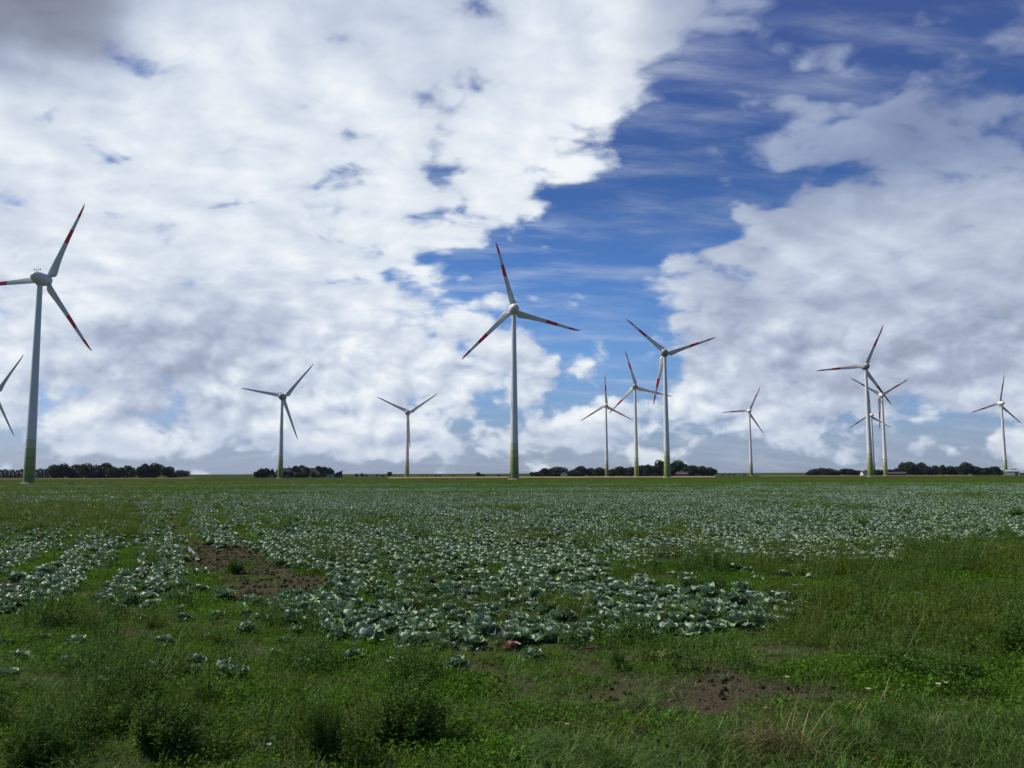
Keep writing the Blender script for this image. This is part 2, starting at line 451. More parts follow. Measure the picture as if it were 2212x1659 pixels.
# ------------------------------------------------------------------ ground
T_DIP = (403 * math.sin(R_(-29.28)), 403 * math.cos(R_(-29.28)))
def gz(x, y):
    x = np.asarray(x, float); y = np.asarray(y, float)
    d = np.hypot(x, y)
    z = -0.75 * np.exp(-((x - T_DIP[0]) ** 2 + (y - T_DIP[1]) ** 2) / (2 * 85.0 ** 2))
    near = 1 - sstep(30, 90, d)
    return z + near * ((fbm(x * 0.45, y * 0.45, 3, 3) - 0.5) * 0.14 + (fbm(x * 2.2, y * 2.2, 9, 2) - 0.5) * 0.05)
def build_ground():
    rad = np.concatenate([[0.3, 1.0, 2.0, 3.0], np.geomspace(3.6, 60, 190), np.geomspace(63, 9000, 75)])
    ang = np.concatenate([np.linspace(-48, 48, 321), np.linspace(51, 309, 87)])
    a = np.radians(ang); na = len(a); nr = len(rad)
    X = rad[:, None] * np.sin(a)[None]; Y = rad[:, None] * np.cos(a)[None]
    V = np.stack([X, Y, gz(X, Y)], -1).reshape(-1, 3)
    i = np.arange(nr - 1)[:, None]; j = np.arange(na)[None]
    j2 = (j + 1) % na
    Q = np.stack([i * na + j, i * na + j2, (i + 1) * na + j2, (i + 1) * na + j], -1).reshape(-1, 4)
    Q = Q[:, ::-1]
    o = ob('ground', mesh_q('ground', V, Q, [M_soil], smooth=True))
    tag(o, kind='structure')
build_ground()
def sector(name, mat, a0, a1, d0, d1, z, n=40, wob=0.0):
    t = np.linspace(0, 1, n)
    a = a0 + (a1 - a0) * t
    dd0 = d0 * (1 + wob * (fbm(t * 9, t * 0, 5) - 0.5)); dd1 = d1 * (1 + wob * (fbm(t * 9, t * 0, 8) - 0.5))
    V = []
    for q in range(n):
        for d in (dd0[q], dd1[q]):
            V.append((d * math.sin(a[q]), d * math.cos(a[q]), z))
    V = np.array(V); Q = [(2 * q, 2 * q + 1, 2 * q + 3, 2 * q + 2) for q in range(n - 1)]
    return tag(ob(name, mesh_q(name, V, Q, [mat])), kind='structure')
sector('stubble_field', M_stub, azim(838), azim(1545), 640, 985, 0.05, wob=0.12)
sector('stubble_field', M_stub, azim(1640), azim(2100), 930, 1130, 0.05, wob=0.05)
sector('stubble_field', M_stub, azim(-200), azim(420), 800, 930, 0.05, wob=0.08)
# sea dyke along the horizon
def dyke():
    V, Q = [], []
    n = 60
    prof = [(1860, -0.3), (1872, 1.6), (1884, 3.6), (1894, 4.75), (1900, 4.95), (1912, 4.9), (1940, -0.3)]
    for i in range(n):
        a = R_(-50 + 100 * i / (n - 1))
        for d, z in prof:
            dd = d / math.cos(a * 0.62)
            V.append((dd * math.sin(a), dd * math.cos(a), z))
    m = len(prof)
    for i in range(n - 1):
        for k in range(m - 1):
            Q.append((i * m + k, (i + 1) * m + k, (i + 1) * m + k + 1, i * m + k + 1))
    tag(ob('dyke', mesh_q('dyke', V, Q, [M_dyke], smooth=True)), kind='structure')
dyke()

# ------------------------------------------------------------------ wind turbines
def revolve(prof, n=40, axis='z'):
    """prof: list of (s, r); axis z (s up) or y (s along +Y)"""
    V = []; Q = []
    for s, r in prof:
        for k in range(n):
            t = 2 * math.pi * k / n
            V.append((r * math.cos(t), r * math.sin(t), s) if axis == 'z' else (r * math.cos(t), s, r * math.sin(t)))
    m = len(prof)
    for i in range(m - 1):
        for k in range(n):
            k2 = (k + 1) % n
            q = (i * n + k, i * n + k2, (i + 1) * n + k2, (i + 1) * n + k)
            Q.append(q if axis == 'z' else q[::-1])
    return np.array(V), np.array(Q)
def box(cx, cy, cz, sx, sy, sz, top=1.0):
    V = []
    for z, f in ((-1, 1.0), (1, top)):
        for x, y in ((-1, -1), (1, -1), (1, 1), (-1, 1)):
            V.append((cx + x * sx / 2 * f, cy + y * sy / 2 * f, cz + z * sz / 2))
    Q = [(0, 3, 2, 1), (4, 5, 6, 7), (0, 1, 5, 4), (1, 2, 6, 5), (2, 3, 7, 6), (3, 0, 4, 7)]
    return np.array(V), np.array(Q)
def bar(p, q, r, n=8):
    p = Vector(p); q = Vector(q); d = (q - p); u = d.orthogonal().normalized(); v = d.normalized().cross(u)
    V = []
    for c in (p, q):
        for k in range(n):
            t = 2 * math.pi * k / n
            V.append(tuple(c + u * r * math.cos(t) + v * r * math.sin(t)))
    Q = [(k, (k + 1) % n, n + (k + 1) % n, n + k) for k in range(n)]
    Q += [(0, 1, n + 1, n)] if False else []
    return np.array(V), np.array(Q)

ROT_R = 36.2
BLADE_BREAKS = [(0.492, 0.663), (0.831, 2.0)]
def blade_mesh(name, striped):
    rs = [1.55, 1.9, 2.3, 2.8, 3.4, 4.2, 5.4, 7, 9, 11.5, 14.5, .492 * ROT_R, 20.5, .663 * ROT_R, 26.8, .831 * ROT_R, 32, 33.6, 34.8, 35.6, 36.0, 36.2]
    ch = [1.8, 2.1, 2.75, 3.3, 3.6, 3.65, 3.45, 3.15, 2.85, 2.55, 2.26, 2.02, 1.80, 1.63, 1.43, 1.26, 1.05, .86, .64, .42, .24, .06]
    n = 18; V = []
    for r, c in zip(rs, ch):
        f = r / ROT_R
        tw = R_(20 * (1 - f) ** 2.2 + 2)
        th = c * (0.62 * max(0, 1 - (r - 1.5) / 3.0) ** 1.3 + 0.20 - 0.08 * f)
        if r < 2.0: th = max(th, c * 0.85)
        le = -0.95 + 0.55 * f          # leading edge line stays almost straight; the trailing edge bulges near the root
        if r < 3.0: le = -c * 0.5 + (le + c * 0.5) * sstep(1.5, 3.0, r)
        for k in range(n):
            t = 2 * math.pi * k / n
            x = (1 - math.cos(t)) / 2                     # 0 at leading edge, 1 at trailing edge
            yy = math.sin(t) * (1 - 0.55 * x) * th * 0.62
            px = le + x * c
            V.append((px * math.cos(tw) - yy * math.sin(tw), px * math.sin(tw) + yy * math.cos(tw) + 0.0006 * r * r, r))
    Q = []; mi = []
    for i in range(len(rs) - 1):
        fm = (rs[i] + rs[i + 1]) / 2 / ROT_R
        red = striped and any(a < fm < b for a, b in BLADE_BREAKS)
        for k in range(n):
            Q.append((i * n + k, i * n + (k + 1) % n, (i + 1) * n + (k + 1) % n, (i + 1) * n + k)); mi.append(1 if red else 0)
    return mesh_q(name, V, Q, [M_white, M_red], mi, True)
ME_blade_s = blade_mesh('striped_blade', True)
ME_blade_p = blade_mesh('plain_blade', False)
def tower_mesh(H):
    zs = [0, 3.6, 7.2, 10.8, 14.4, 18.0] + list(np.linspace(18, H - 2.4, 12)[1:])
    prof = []
    for z in zs:
        f = z / H
        r = 2.25 * (1 - f) ** 1.2 + 1.05 * (1 - (1 - f) ** 1.2)
        prof.append((z, r))
    V, Q = revolve(prof, 40)
    mi = []
    for i in range(len(prof) - 1): mi += [min(i, 5)] * 40
    me = mesh_q('tower', V, Q, M_bands + [M_white], mi, True)
    return me
ME_tower = {65: tower_mesh(65.0), 85: tower_mesh(85.0)}
def nac_mesh(mat):
    prof = [(2.62, 2.36), (2.2, 2.62), (1.2, 2.74), (0.0, 2.74), (-1.3, 2.62), (-2.6, 2.36), (-3.6, 2.0), (-4.4, 1.5), (-4.9, .98), (-5.15, .5), (-5.22, .02)]
    V, Q = revolve(prof, 36, 'y')
    V[:, 2] += np.where(V[:, 1] < -1, (-1 - V[:, 1]) * 0.10, 0)
    Vn, Qn = revolve([(-2.62, 1.32), (-2.1, 1.45), (-1.6, 1.6)], 32)        # yaw neck on the tower head
    V, Q = cat_geo([(V, Q), (Vn, Qn)])
    return mesh_q('nacelle', V, Q, [mat], smooth=True)
ME_nac = {0: nac_mesh(M_white), 1: nac_mesh(M_grey)}
def hub_mesh(mat):
    prof = [(-1.5, 2.30), (-1.42, 2.48), (-.8, 2.5), (0.0, 2.42), (.9, 2.12), (1.7, 1.62), (2.3, 1.05), (2.65, .5), (2.75, .02)]
    V, Q = revolve(prof, 36, 'y')
    return mesh_q('hub', V, Q, [mat], smooth=True)
ME_hub = {0: hub_mesh(M_white), 1: hub_mesh(M_grey)}
def collar_mesh():
    V, Q = revolve([(1.45, .99), (1.5, 1.05), (1.78, 1.05), (1.83, .9)], 24)
    return mesh_q('root_collar', V, Q, [M_dark], smooth=True)
ME_collar = collar_mesh()
def mast_mesh():
    parts = [bar((-1.35, 0, .75), (1.35, 0, .75), .07), bar((-.35, 0, -.3), (-.35, 0, .8), .09), bar((.35, 0, -.3), (.35, 0, .8), .09),
             bar((-.45, .2, .7), (-.45, .2, 1.7), .035), bar((.25, .2, .7), (.25, .2, 1.7), .035), bar((-.45, .2, 1.7), (.25, .2, 1.7), .035)]
    return mesh_q('sensor_mast', *cat_geo(parts), [M_dark])
ME_mast = mast_mesh()
def lamp_mesh():
    V, Q = revolve([(0, .2), (.05, .24), (.42, .24), (.52, .12), (.54, .01)], 12)
    return mesh_q('warning_light', V, Q, [M_dark], smooth=True)
ME_lamp = lamp_mesh()
ME_door = mesh_q('door', *cat_geo([box(0, 0, 1.55, 1.0, .12, 2.3), box(0, -.09, 2.78, 1.2, .28, .12)]), [M_dark])
ME_steps = mesh_q('steps', *cat_geo([box(0, -.2 - .3 * i, .42 - .14 * i, 1.3, .3, .1) for i in range(3)] + [bar((sx, -.1, .4), (sx, -.1, 1.5), .04) for sx in (-.6, .6)] + [bar((sx, -.85, .1), (sx, -.85, 1.2), .04) for sx in (-.6, .6)] + [bar((sx, -.85, 1.2), (sx, -.1, 1.5), .04) for sx in (-.6, .6)]), [M_dark])
def found_mesh():
    V, Q = revolve([(-1.5, 3.2), (.18, 3.2), (.3, 2.6), (.32, 2.2)], 40)
    return mesh_q('foundation', V, Q, [M_conc])
ME_found = found_mesh()

TURB = [ # base px, distance, azimuth deg, hub height, yaw, phase, striped, grey head, door side, label
 (-29.28, 403, 85, 5, 63.0, 1, 0, 165, 'huge red-striped turbine cut off by the left edge of the picture, nearest tower'),
 (-15.07, 710, 65, 2, 48.0, 0, 1, 165, 'plain grey turbine without red stripes standing beside the dark barn'),
 (-6.96, 872, 65, 0, 33.0, 0, 1, 165, 'small plain grey turbine without red stripes, two blades raised in a V'),
 (0.14, 425, 85, -6, 104.0, 1, 0, -75, 'large red-striped turbine in the middle, tallest of those against the open blue sky'),
 (6.27, 1037, 85, 4, 91.0, 1, 0, 165, 'small red-striped turbine with one blade straight up, leftmost of the three crossing turbines'),
 (8.21, 819, 85, 12, 104.0, 1, 1, 165, 'middle of the three overlapping red-striped turbines, its blade passing behind the next tower'),
 (10.20, 592, 85, 12, 16.0, 1, 1, 165, 'red-striped turbine with grey hub in front of the trees, largest of the three overlapping turbines'),
 (15.51, 1170, 85, 1, 63.0, 1, 0, 165, 'lone small red-striped turbine standing in the gap between the two right tree groups'),
 (22.58, 715, 85, 6, 64.0, 1, 1, 165, 'tallest red-striped turbine of the right cluster, its tower hiding a farther one'),
 (23.43, 988, 85, -2, 29.0, 1, 0, 165, 'red-striped turbine just right of the tallest cluster tower, white hub, one blade hanging down'),
 (22.77, 1324, 85, -4, 91.0, 1, 0, 40, 'smallest far red-striped turbine mostly hidden behind the tallest tower of the right cluster'),
 (29.80, 1173, 85, -1, 78.0, 1, 0, -50, 'small red-striped turbine near the right edge, beside the pale green shed'),
 (-31.38, 756, 65, 2, 54.0, 0, 1, 40, 'plain grey turbine whose tower stands outside the left edge, only blades visible'),
]
OVER, TILT = 4.2, math.atan(0.07)
for az, d, H, yaw, ph, striped, grey, dside, lab in TURB:
    x, y = d * math.sin(R_(az)), d * math.cos(R_(az)); z = float(gz(x, y))
    root = empty('wind_turbine', (x, y, z))
    tag(root, lab, 'wind turbine', 'wind turbines standing across the fields')
    # a little more tower under the dip keeps the hub level
    tw = ob('tower', ME_tower[H], root)
    f0 = 2.25 - 0.05
    t = R_(dside); face = math.atan2(x, y)
    ang = -math.pi / 2 - face + t          # door turned towards the field road
    px, py = f0 * math.cos(ang), f0 * math.sin(ang)
    dr = ob('door', ME_door, tw, (px, py, .3)); dr.rotation_euler = (0, 0, ang + math.pi / 2)
    stp = ob('steps', ME_steps, root, (px * 1.03, py * 1.03, .3)); stp.rotation_euler = (0, 0, ang + math.pi / 2)
    ob('foundation', ME_found, root)
    th = R_(yaw)
    nac = ob('nacelle', ME_nac[grey], root, (0, 0, H)); nac.rotation_euler = (0, 0, -th)
    ms = ob('sensor_mast', ME_mast, nac, (0, -2.2, 2.55))
    for sx in (-1.35, 1.35):
        ob('warning_light', ME_lamp, nac, (sx, -2.2, 3.25))
    # rotor frame: its Y axis is the shaft, tilted up a little
    Rm = Matrix.Rotation(-th, 4, 'Z') @ Matrix.Rotation(TILT, 4, 'X')
    cpos = Rm @ Vector((0, OVER, 0)) + Vector((0, 0, H))
    hb = ob('hub', ME_hub[grey], root); hb.matrix_local = Matrix.Translation(cpos) @ Rm
    for k in range(3):
        phi = R_(ph + 120 * k)
        # blade axis Z -> (cos phi, 0, sin phi) in the rotor frame
        Rb = Matrix.Rotation(math.pi / 2 - phi, 4, 'Y')
        bl = ob('blade', ME_blade_s if striped else ME_blade_p, root)
        bl.matrix_local = Matrix.Translation(cpos) @ Rm @ Rb
        cl = ob('root_collar', ME_collar, bl)

# ------------------------------------------------------------------ trees
def rand_dirs(n, g):
    v = g.normal(size=(n, 3)); return v / np.linalg.norm(v, axis=1)[:, None]
def leaf_cards(C, Dv, L, Wd, g, droop=0.0):
    """diamond leaves: centre base C, direction Dv, length L, width Wd"""
    n = len(C)
    S = np.cross(Dv, g.normal(size=(n, 3))); S /= np.linalg.norm(S, axis=1)[:, None] + 1e-9
    L = np.broadcast_to(L, (n,))[:, None]; Wd = np.broadcast_to(Wd, (n,))[:, None]
    m = C + Dv * L * 0.45 + np.array([0, 0, 0.0])
    tip = C + Dv * L; tip[:, 2] -= droop * L[:, 0]
    V = np.stack([C, m + S * Wd / 2, tip, m - S * Wd / 2], 1).reshape(-1, 3)
    Q = np.arange(4 * n).reshape(-1, 4)
    return V, Q
def crown(seed, kind):
    g = np.random.default_rng(seed)
    C = []; Dv = []
    if kind == 'conifer':
        n = 900
        h = g.random(n) ** 0.8
        r = (1 - h) ** 0.8 * 0.5 * (0.75 + 0.25 * np.sin(h * 55)) * np.sqrt(g.random(n) * .7 + .3) + .02
        a = g.random(n) * 6.283
        C = np.stack([r * np.cos(a), r * np.sin(a), 0.04 + h * 0.96], 1)
        Dv = np.stack([np.cos(a), np.sin(a), -0.25 + 0 * a], 1) + g.normal(size=(n, 3)) * .4
        Ls, Ws = 0.11, 0.05
    else:
        lobes = []
        nl = {'round': 9, 'broad': 12, 'tall': 10, 'loose': 8}[kind]
        for i in range(nl):
            t = g.random() * 6.283; rr = 0.30 * math.sqrt(g.random()); z = 0.22 + 0.56 * g.random()
            if kind == 'broad': rr *= 1.12; z = 0.2 + 0.5 * g.random()
            if kind == 'tall': rr *= 0.7; z = 0.2 + 0.64 * g.random()
            lobes.append((rr * math.cos(t), rr * math.sin(t), z, (0.13 if kind == 'loose' else 0.17) + 0.10 * g.random()))
        lobes.append((0, 0, 0.5, 0.36 if kind != 'loose' else .22)); lobes.append((0.05, 0, 0.78, 0.2))
        for lx, ly, lz, lr in lobes:
            m = int(1500 * lr * lr * 4)
            d = rand_dirs(m, g)
            r = lr * (0.78 + 0.25 * g.random(m) ** 0.5)
            p = np.array([lx, ly, lz]) + d * r[:, None] * np.array([1, 1, .95])
            C.append(p); Dv.append(d * .6 + g.normal(size=(m, 3)) * .6)
        C = np.concatenate(C); Dv = np.concatenate(Dv)
        k = (C[:, 2] > 0.02)
        C, Dv = C[k], Dv[k]
        C[:, 2] = np.minimum(C[:, 2], 1.02)
        Ls, Ws = 0.085, 0.06
    Dv /= np.linalg.norm(Dv, axis=1)[:, None]
    n = len(C)
    V, Q = leaf_cards(C, Dv, Ls * (0.6 + 0.8 * g.random(n)), Ws * (0.6 + 0.8 * g.random(n)), g)
    return mesh_q('crown', V, Q, [M_conif if kind == 'conifer' else M_tree])
CROWNS = {k: [crown(50 + 7 * i + len(k), k) for i in range(3)] for k in ('round', 'broad', 'tall', 'loose', 'conifer')}
def trunk_mesh(seed):
    g = np.random.default_rng(seed)
    parts = []
    V, Q = revolve([(-.03, .045), (.05, .035), (.3, .026), (.55, .016), (.8, .004)], 8)
    V[:, 0] += 0.02 * np.sin(V[:, 2] * 5); parts.append((V, Q))
    for i in range(6):
        a = g.random() * 6.28; z = .2 + .3 * g.random(); L = .22 + .1 * g.random()
        parts.append(bar((0, 0, z), (L * math.cos(a), L * math.sin(a), z + .18), .010, 6))
    return mesh_q('trunk', *cat_geo(parts), [M_trunk], smooth=True)
TRUNKS = [trunk_mesh(i) for i in range(3)]
ORD = ['first', 'second', 'third', 'fourth', 'fifth', 'sixth', 'seventh', 'eighth', 'ninth', 'tenth', 'eleventh', 'twelfth', 'thirteenth', 'fourteenth', 'fifteenth',
       'sixteenth', 'seventeenth', 'eighteenth', 'nineteenth', 'twentieth', 'twenty-first', 'twenty-second', 'twenty-third', 'twenty-fourth', 'twenty-fifth',
       'twenty-sixth', 'twenty-seventh', 'twenty-eighth', 'twenty-ninth', 'thirtieth', 'thirty-first', 'thirty-second']
S2 = 2212.0 / 2560.0
tree_n = [0]
def tree(sx, stop, sw, d, kind, label, group, name='broadleaf_tree'):
    """sx, stop, sw: centre, top and width in the photograph's own pixels"""
    px, py = sx * S2, stop * S2
    a = azim(px); x, y = d * math.sin(a), d * math.cos(a)
    depth = d * math.cos(a)
    hx, hy = proj((x, y, 0))
    H = max(1.2, (hy[0] - py) * depth / F * 1.10); Wd = max(1.0, sw * S2 * depth / F * (2.0 if name == 'conifer_tree' else 1.5 if name != 'bush' else 1.15))
    i = tree_n[0]; tree_n[0] += 1
    o = empty(name, (x, y, -0.1 + 0 * d), i * 1.7)
    tag(o, label, 'tree' if name != 'bush' else 'bush', group)
    o.scale = (Wd, Wd, H)
    ob('crown', CROWNS[kind][i % 3], o)
    ob('trunk', TRUNKS[i % 3], o)
    return o
kinds = ['round', 'broad', 'tall', 'round', 'broad', 'loose']
def row(items, d, desc, group, conifer=False):
    n = len(items)
    for i, it in enumerate(items):
        sx, st, sw = it[:3]
        kd = it[3] if len(it) > 3 else ('conifer' if conifer else ('tall' if (1190 - st) > 1.4 * sw else kinds[i % 5]))
        if sw > 26 and not conifer: kd = 'broad'
        tree(sx, st, sw, d + (i * 37 % 11) * 4, kd, desc % ORD[i], group, 'conifer_tree' if kd == 'conifer' else 'broadleaf_tree')
row([(2, 1177, 13), (12, 1175, 13), (21, 1177, 12), (31, 1176, 13), (43, 1177, 13), (53, 1175, 13), (64, 1177, 14), (78, 1176, 14), (91, 1176, 13), (100, 1174, 13), (109, 1175, 13), (118, 1174, 13), (126, 1177, 12)],
    1000, '%s dark conifer from the left edge in the spiky row behind the nearest tower', 'conifers in the spiky row', True)
row([(138, 1164.5, 25), (159, 1162.5, 32), (187, 1164, 32), (216, 1161.5, 36), (241, 1164.5, 28), (264, 1160.4, 33), (283, 1170, 24), (301, 1171, 22), (318, 1167, 25), (332, 1175, 15, 'loose')],
    985, '%s broadleaf tree right of the conifers in the dark wood behind the nearest tower', 'trees of the dark wood')
row([(349, 1169, 19), (364, 1162, 20), (389, 1161, 34), (419, 1169.5, 20), (431, 1181, 15)],
    990, '%s tree from the left in the short clump past the dark wood', 'trees of the short clump')
tree(453, 1176.5, 27, 1700, 'broad', 'lone low round tree poking above the dyke right of the short clump', 'lone trees along the dyke')
row([(641, 1180, 11), (653, 1172.8, 17), (666, 1172.5, 17), (681, 1174, 8, 'loose'), (737, 1166.5, 18), (753, 1165.5, 16), (766, 1170, 12), (794, 1169, 17), (809, 1169, 17), (824, 1171, 17)],
    885, '%s tree from the left in the clump around the dark barn', 'trees around the dark barn')
for i, (sx, st, sw) in enumerate([(712, 1179, 12), (726, 1180, 14), (745, 1183, 12), (760, 1180, 16), (783, 1180, 14)]):
    tree(sx, st, sw, 862 + i * 3, 'round', '%s low garden shrub from the left in front of the dark barn' % ORD[i], 'garden shrubs in front of the barn', 'bush')
row([(1329, 1181, 7), (1340, 1180, 11), (1350, 1178.5, 12), (1363, 1172, 20), (1391, 1169, 40), (1419, 1179, 16), (1434, 1175, 18), (1452, 1167, 28), (1476, 1172, 25), (1500, 1170, 25), (1516, 1175, 16), (1531, 1173.5, 19), (1549, 1168, 23),
     (1566, 1171, 19), (1580, 1169, 19), (1596, 1167, 18), (1607, 1165, 18), (1622, 1164, 21), (1637, 1166.5, 18), (1652, 1156, 22), (1672, 1170, 22), (1697, 1154.5, 38), (1728, 1165.5, 34), (1755, 1167.6, 25), (1776, 1169.5, 22)],
    1060, '%s tree from the left in the long wood behind the three overlapping turbines', 'trees of the long middle wood')
row([(2024, 1179, 14), (2038, 1173, 20), (2053, 1171.4, 23), (2075, 1172.5, 28), (2095, 1177, 18), (2112, 1173, 21), (2129, 1173.5, 19), (2146, 1177, 23)],
    1230, '%s tree from the left in the low wood left of the right turbine cluster', 'trees of the low wood')
row([(2172, 1175, 15), (2196, 1175, 24), (2212, 1175, 15), (2226, 1174.5, 16), (2240, 1172, 16), (2260, 1159, 22), (2276, 1157.5, 22), (2290, 1168, 18), (2303, 1159, 20), (2321, 1166.7, 23), (2338, 1166, 19), (2357, 1164.6, 16), (2375, 1167, 21), (2391, 1168, 20),
     (2416, 1158, 25), (2434, 1168, 20), (2451, 1170.6, 22), (2469, 1170.6, 20), (2488, 1168, 22), (2502, 1176, 12)],
    1240, '%s tree from the left in the tall wood right of the right turbine cluster', 'trees of the tall right wood')
tree(2540, 1173, 26, 1420, 'broad', 'flat dark tree behind the pale green shed at the right edge', None)
for i, (sx, st, sw) in enumerate([(892, 1185, 8), (905, 1183.5, 9), (915, 1186, 8), (942, 1185.5, 6), (957, 1187, 9), (974, 1180.5, 11), (986, 1190, 6), (1057, 1187.5, 5), (1067, 1187.5, 5), (1089, 1187.5, 6), (1101, 1187.5, 6), (1133, 1186.5, 5), (1196, 1181.5, 14), (1206, 1186, 16), (1248, 1187, 9)]):
    tree(sx, st, sw, 1500 + (i % 3) * 30, 'round', '%s small bush right of the dark barn along the dyke foot' % ORD[i], 'bushes below the dyke', 'bush')
for i, (sx, st, sw) in enumerate([(1808, 1186, 10), (1822, 1185, 5), (1835, 1184.5, 5), (1860, 1184.5, 5)]):
    tree(sx, st, sw, 1500 + i * 10, 'round', '%s small bush below the dyke right of the long middle wood' % ORD[i], 'bushes below the dyke', 'bush')

# ------------------------------------------------------------------ farm buildings
def face_cam(sx, d, lat=0.0):
    a = azim(sx * S2); return (d * math.sin(a), d * math.cos(a), 0.0), -a + lat
def gable(w, dep, hw, hr, mats, over=0.4, hip=0.0):
    """walls + roof meshes; ridge along local X; front faces -Y"""
    wv = [(-w/2, -dep/2, 0), (w/2, -dep/2, 0), (w/2, dep/2, 0), (-w/2, dep/2, 0), (-w/2, -dep/2, hw), (w/2, -dep/2, hw), (w/2, dep/2, hw), (-w/2, dep/2, hw)]
    wf = [(0, 1, 5, 4), (1, 2, 6, 5), (2, 3, 7, 6), (3, 0, 4, 7)]
    if hip == 0:
        wv += [(-w/2, 0, hr - .12), (w/2, 0, hr - .12)]
        wf += [(4, 7, 8), (5, 9, 6)]
    walls = mesh_p('walls', wv, wf, [mats[0]])
    e = over; sl = (hr - hw) / (dep / 2); ze = hw - e * sl
    X = w/2 + e
    rv = [(-X, -dep/2 - e, ze), (X, -dep/2 - e, ze), (X - hip, 0, hr), (-X + hip, 0, hr), (-X, dep/2 + e, ze), (X, dep/2 + e, ze)]
    th = 0.22
    rv += [(a, b, c + th) for a, b, c in rv]
    rf = [(6, 7, 8, 9), (9, 8, 11, 10), (0, 3, 2, 1), (3, 4, 5, 2), (0, 1, 7, 6), (5, 4, 10, 11)]
    if hip: rf += [(7, 11, 8), (6, 9, 10), (1, 2, 5), (0, 4, 3), (1, 5, 11, 7), (0, 6, 10, 4)]
    else: rf += [(1, 2, 8, 7), (2, 5, 11, 8), (0, 6, 9, 3), (3, 9, 10, 4)]
    roof = mesh_p('roof', rv, rf, [mats[1]])
    return walls, roof
def window(root, x, y, z, w, h, name='window', mat=None):
    f = ob(name, mesh_q('frame', *cat_geo([box(0, 0, 0, w, .1, h)]), [mat or M_render]), root, (x, y, z))
    ob('pane', mesh_q('pane', *box(0, -.06, 0, w - .2, .03, h - .2), [M_glass]), f)
    return f
def building(name, label, sx, d, w, dep, hw, hr, mats, lat=0.0, hip=0.0, wins=(), doors=(), chim=(), cat='farm building'):
    loc, rz = face_cam(sx, d, lat)
    r = empty(name, loc, rz); tag(r, label, cat)
    a, b = gable(w, dep, hw, hr, mats, hip=hip)
    ob('walls', a, r); rf = ob('roof', b, r)
    for x, z, ww, hh in wins: window(r, x, -dep/2 - .05, z, ww, hh)
    for x, ww, hh in doors: ob('door', mesh_q('door', *box(0, 0, hh/2, ww, .1, hh), [M_dark]), r, (x, -dep/2 - .06, 0))
    for x in chim: ob('chimney', mesh_q('chimney', *cat_geo([box(0, 0, .6, .9, .9, 1.6), box(0, 0, 1.45, 1.1, 1.1, .2)]), [M_brick]), rf, (x, 0, hr))
    return r
building('barn', 'long dark brick barn with hipped tile roof among trees behind the left plain turbine', 742, 905, 47, 15, 3.0, 9.6, (M_brick, M_roofdk), 0.05, 5.5, [(-20, 1.7, 1.4, 1.5), (-9, 1.7, 1.4, 1.5), (12, 1.7, 1.4, 1.5)], [(3, 3.6, 2.7), (19, 2.2, 2.4)], (-8,))
# mono-pitch shed with a lean-to
def monopitch():
    loc, rz = face_cam(838, 890, 0.0)
    r = empty('open_shed', loc, rz); tag(r, 'shed with upswept sloping roof and pale lean-to right of the dark barn', 'shed')
    V = [(0, -4, 0), (7, -4, 0), (7, 4, 0), (0, 4, 0), (0, -4, 4.2), (7, -4, 6.6), (7, 4, 6.6), (0, 4, 4.2)]
    ob('walls', mesh_p('walls', V, [(0, 1, 5, 4), (1, 2, 6, 5), (2, 3, 7, 6), (3, 0, 4, 7)], [M_brick]), r)
    def slab(n, pts, th, m):
        W_ = [(a, b, c) for a, b, c in pts] + [(a, b, c + th) for a, b, c in pts]
        return ob(n, mesh_p(n, W_, [(3, 2, 1, 0), (4, 5, 6, 7), (0, 1, 5, 4), (1, 2, 6, 5), (2, 3, 7, 6), (3, 0, 4, 7)], [m]), r)
    slab('roof', [(-1.2, -4.6, 3.85), (9.6, -4.6, 7.55), (9.6, 4.6, 7.55), (-1.2, 4.6, 3.85)], .3, M_roofgr)
    V = [(-8.5, -5, 0), (-.05, -5, 0), (-.05, 4, 0), (-8.5, 4, 0), (-8.5, -5, 2.6), (-.05, -5, 3.9), (-.05, 4, 3.9), (-8.5, 4, 2.6)]
    ob('lean_to', mesh_p('lean_to', V, [(0, 1, 5, 4), (1, 2, 6, 5), (2, 3, 7, 6), (3, 0, 4, 7)], [M_tealshed]), r)
    slab('lean_to_roof', [(-9.2, -5.6, 2.62), (-3.4, -5.6, 4.25), (-3.4, 4.6, 4.25), (-9.2, 4.6, 2.62)], .25, M_roofgr)
    for x in (-6.8, -3.2): ob('door', mesh_q('door', *box(0, 0, 1.1, 1.6, .1, 2.2), [M_render]), r, (x, -5.06, 0))
monopitch()
building('farmhouse', 'small pale rendered house with white gable between trees of the middle wood', 1410, 1052, 3.6, 8, 3.0, 5.2, (M_render, M_roofbr), 1.4, 0, [], [], (), 'house')
building('farmhouse', 'farmhouse with brown tiled roof under the tallest trees of the middle wood', 1705, 1035, 15, 9, 2.4, 5.2, (M_brick, M_roofbr), -0.1, 2.0, [(-4, 1.5, 1.2, 1.3), (3, 1.5, 1.2, 1.3)], [(0, 1.2, 2.1)], (2,), 'house')
building('farmhouse', 'little beige house in the gap left of the right cluster tower', 2160, 1215, 6.5, 8, 2.9, 5.6, (M_render, M_roofbr), 0.5, 0, [(1.4, 1.5, 1.1, 1.2)], [], (), 'house')
building('farm_shed', 'long low shed with brown roof at the foot of the tall right wood', 2240, 1200, 22, 10, 2.2, 4.2, (M_brick, M_roofbr), 0.05, 0, [(-6, 1.5, 1.4, 1.2), (6, 1.5, 1.4, 1.2)], [(0, 3, 2.3)], (), 'shed')
building('farm_shed', 'pale green clad shed with grey roof at the right edge beside the last turbine', 2532, 1130, 14, 10, 4.4, 5.9, (M_gshed, M_roofgr), 0.0, 0, [], [(3.5, 3, 3.2)], (), 'shed')
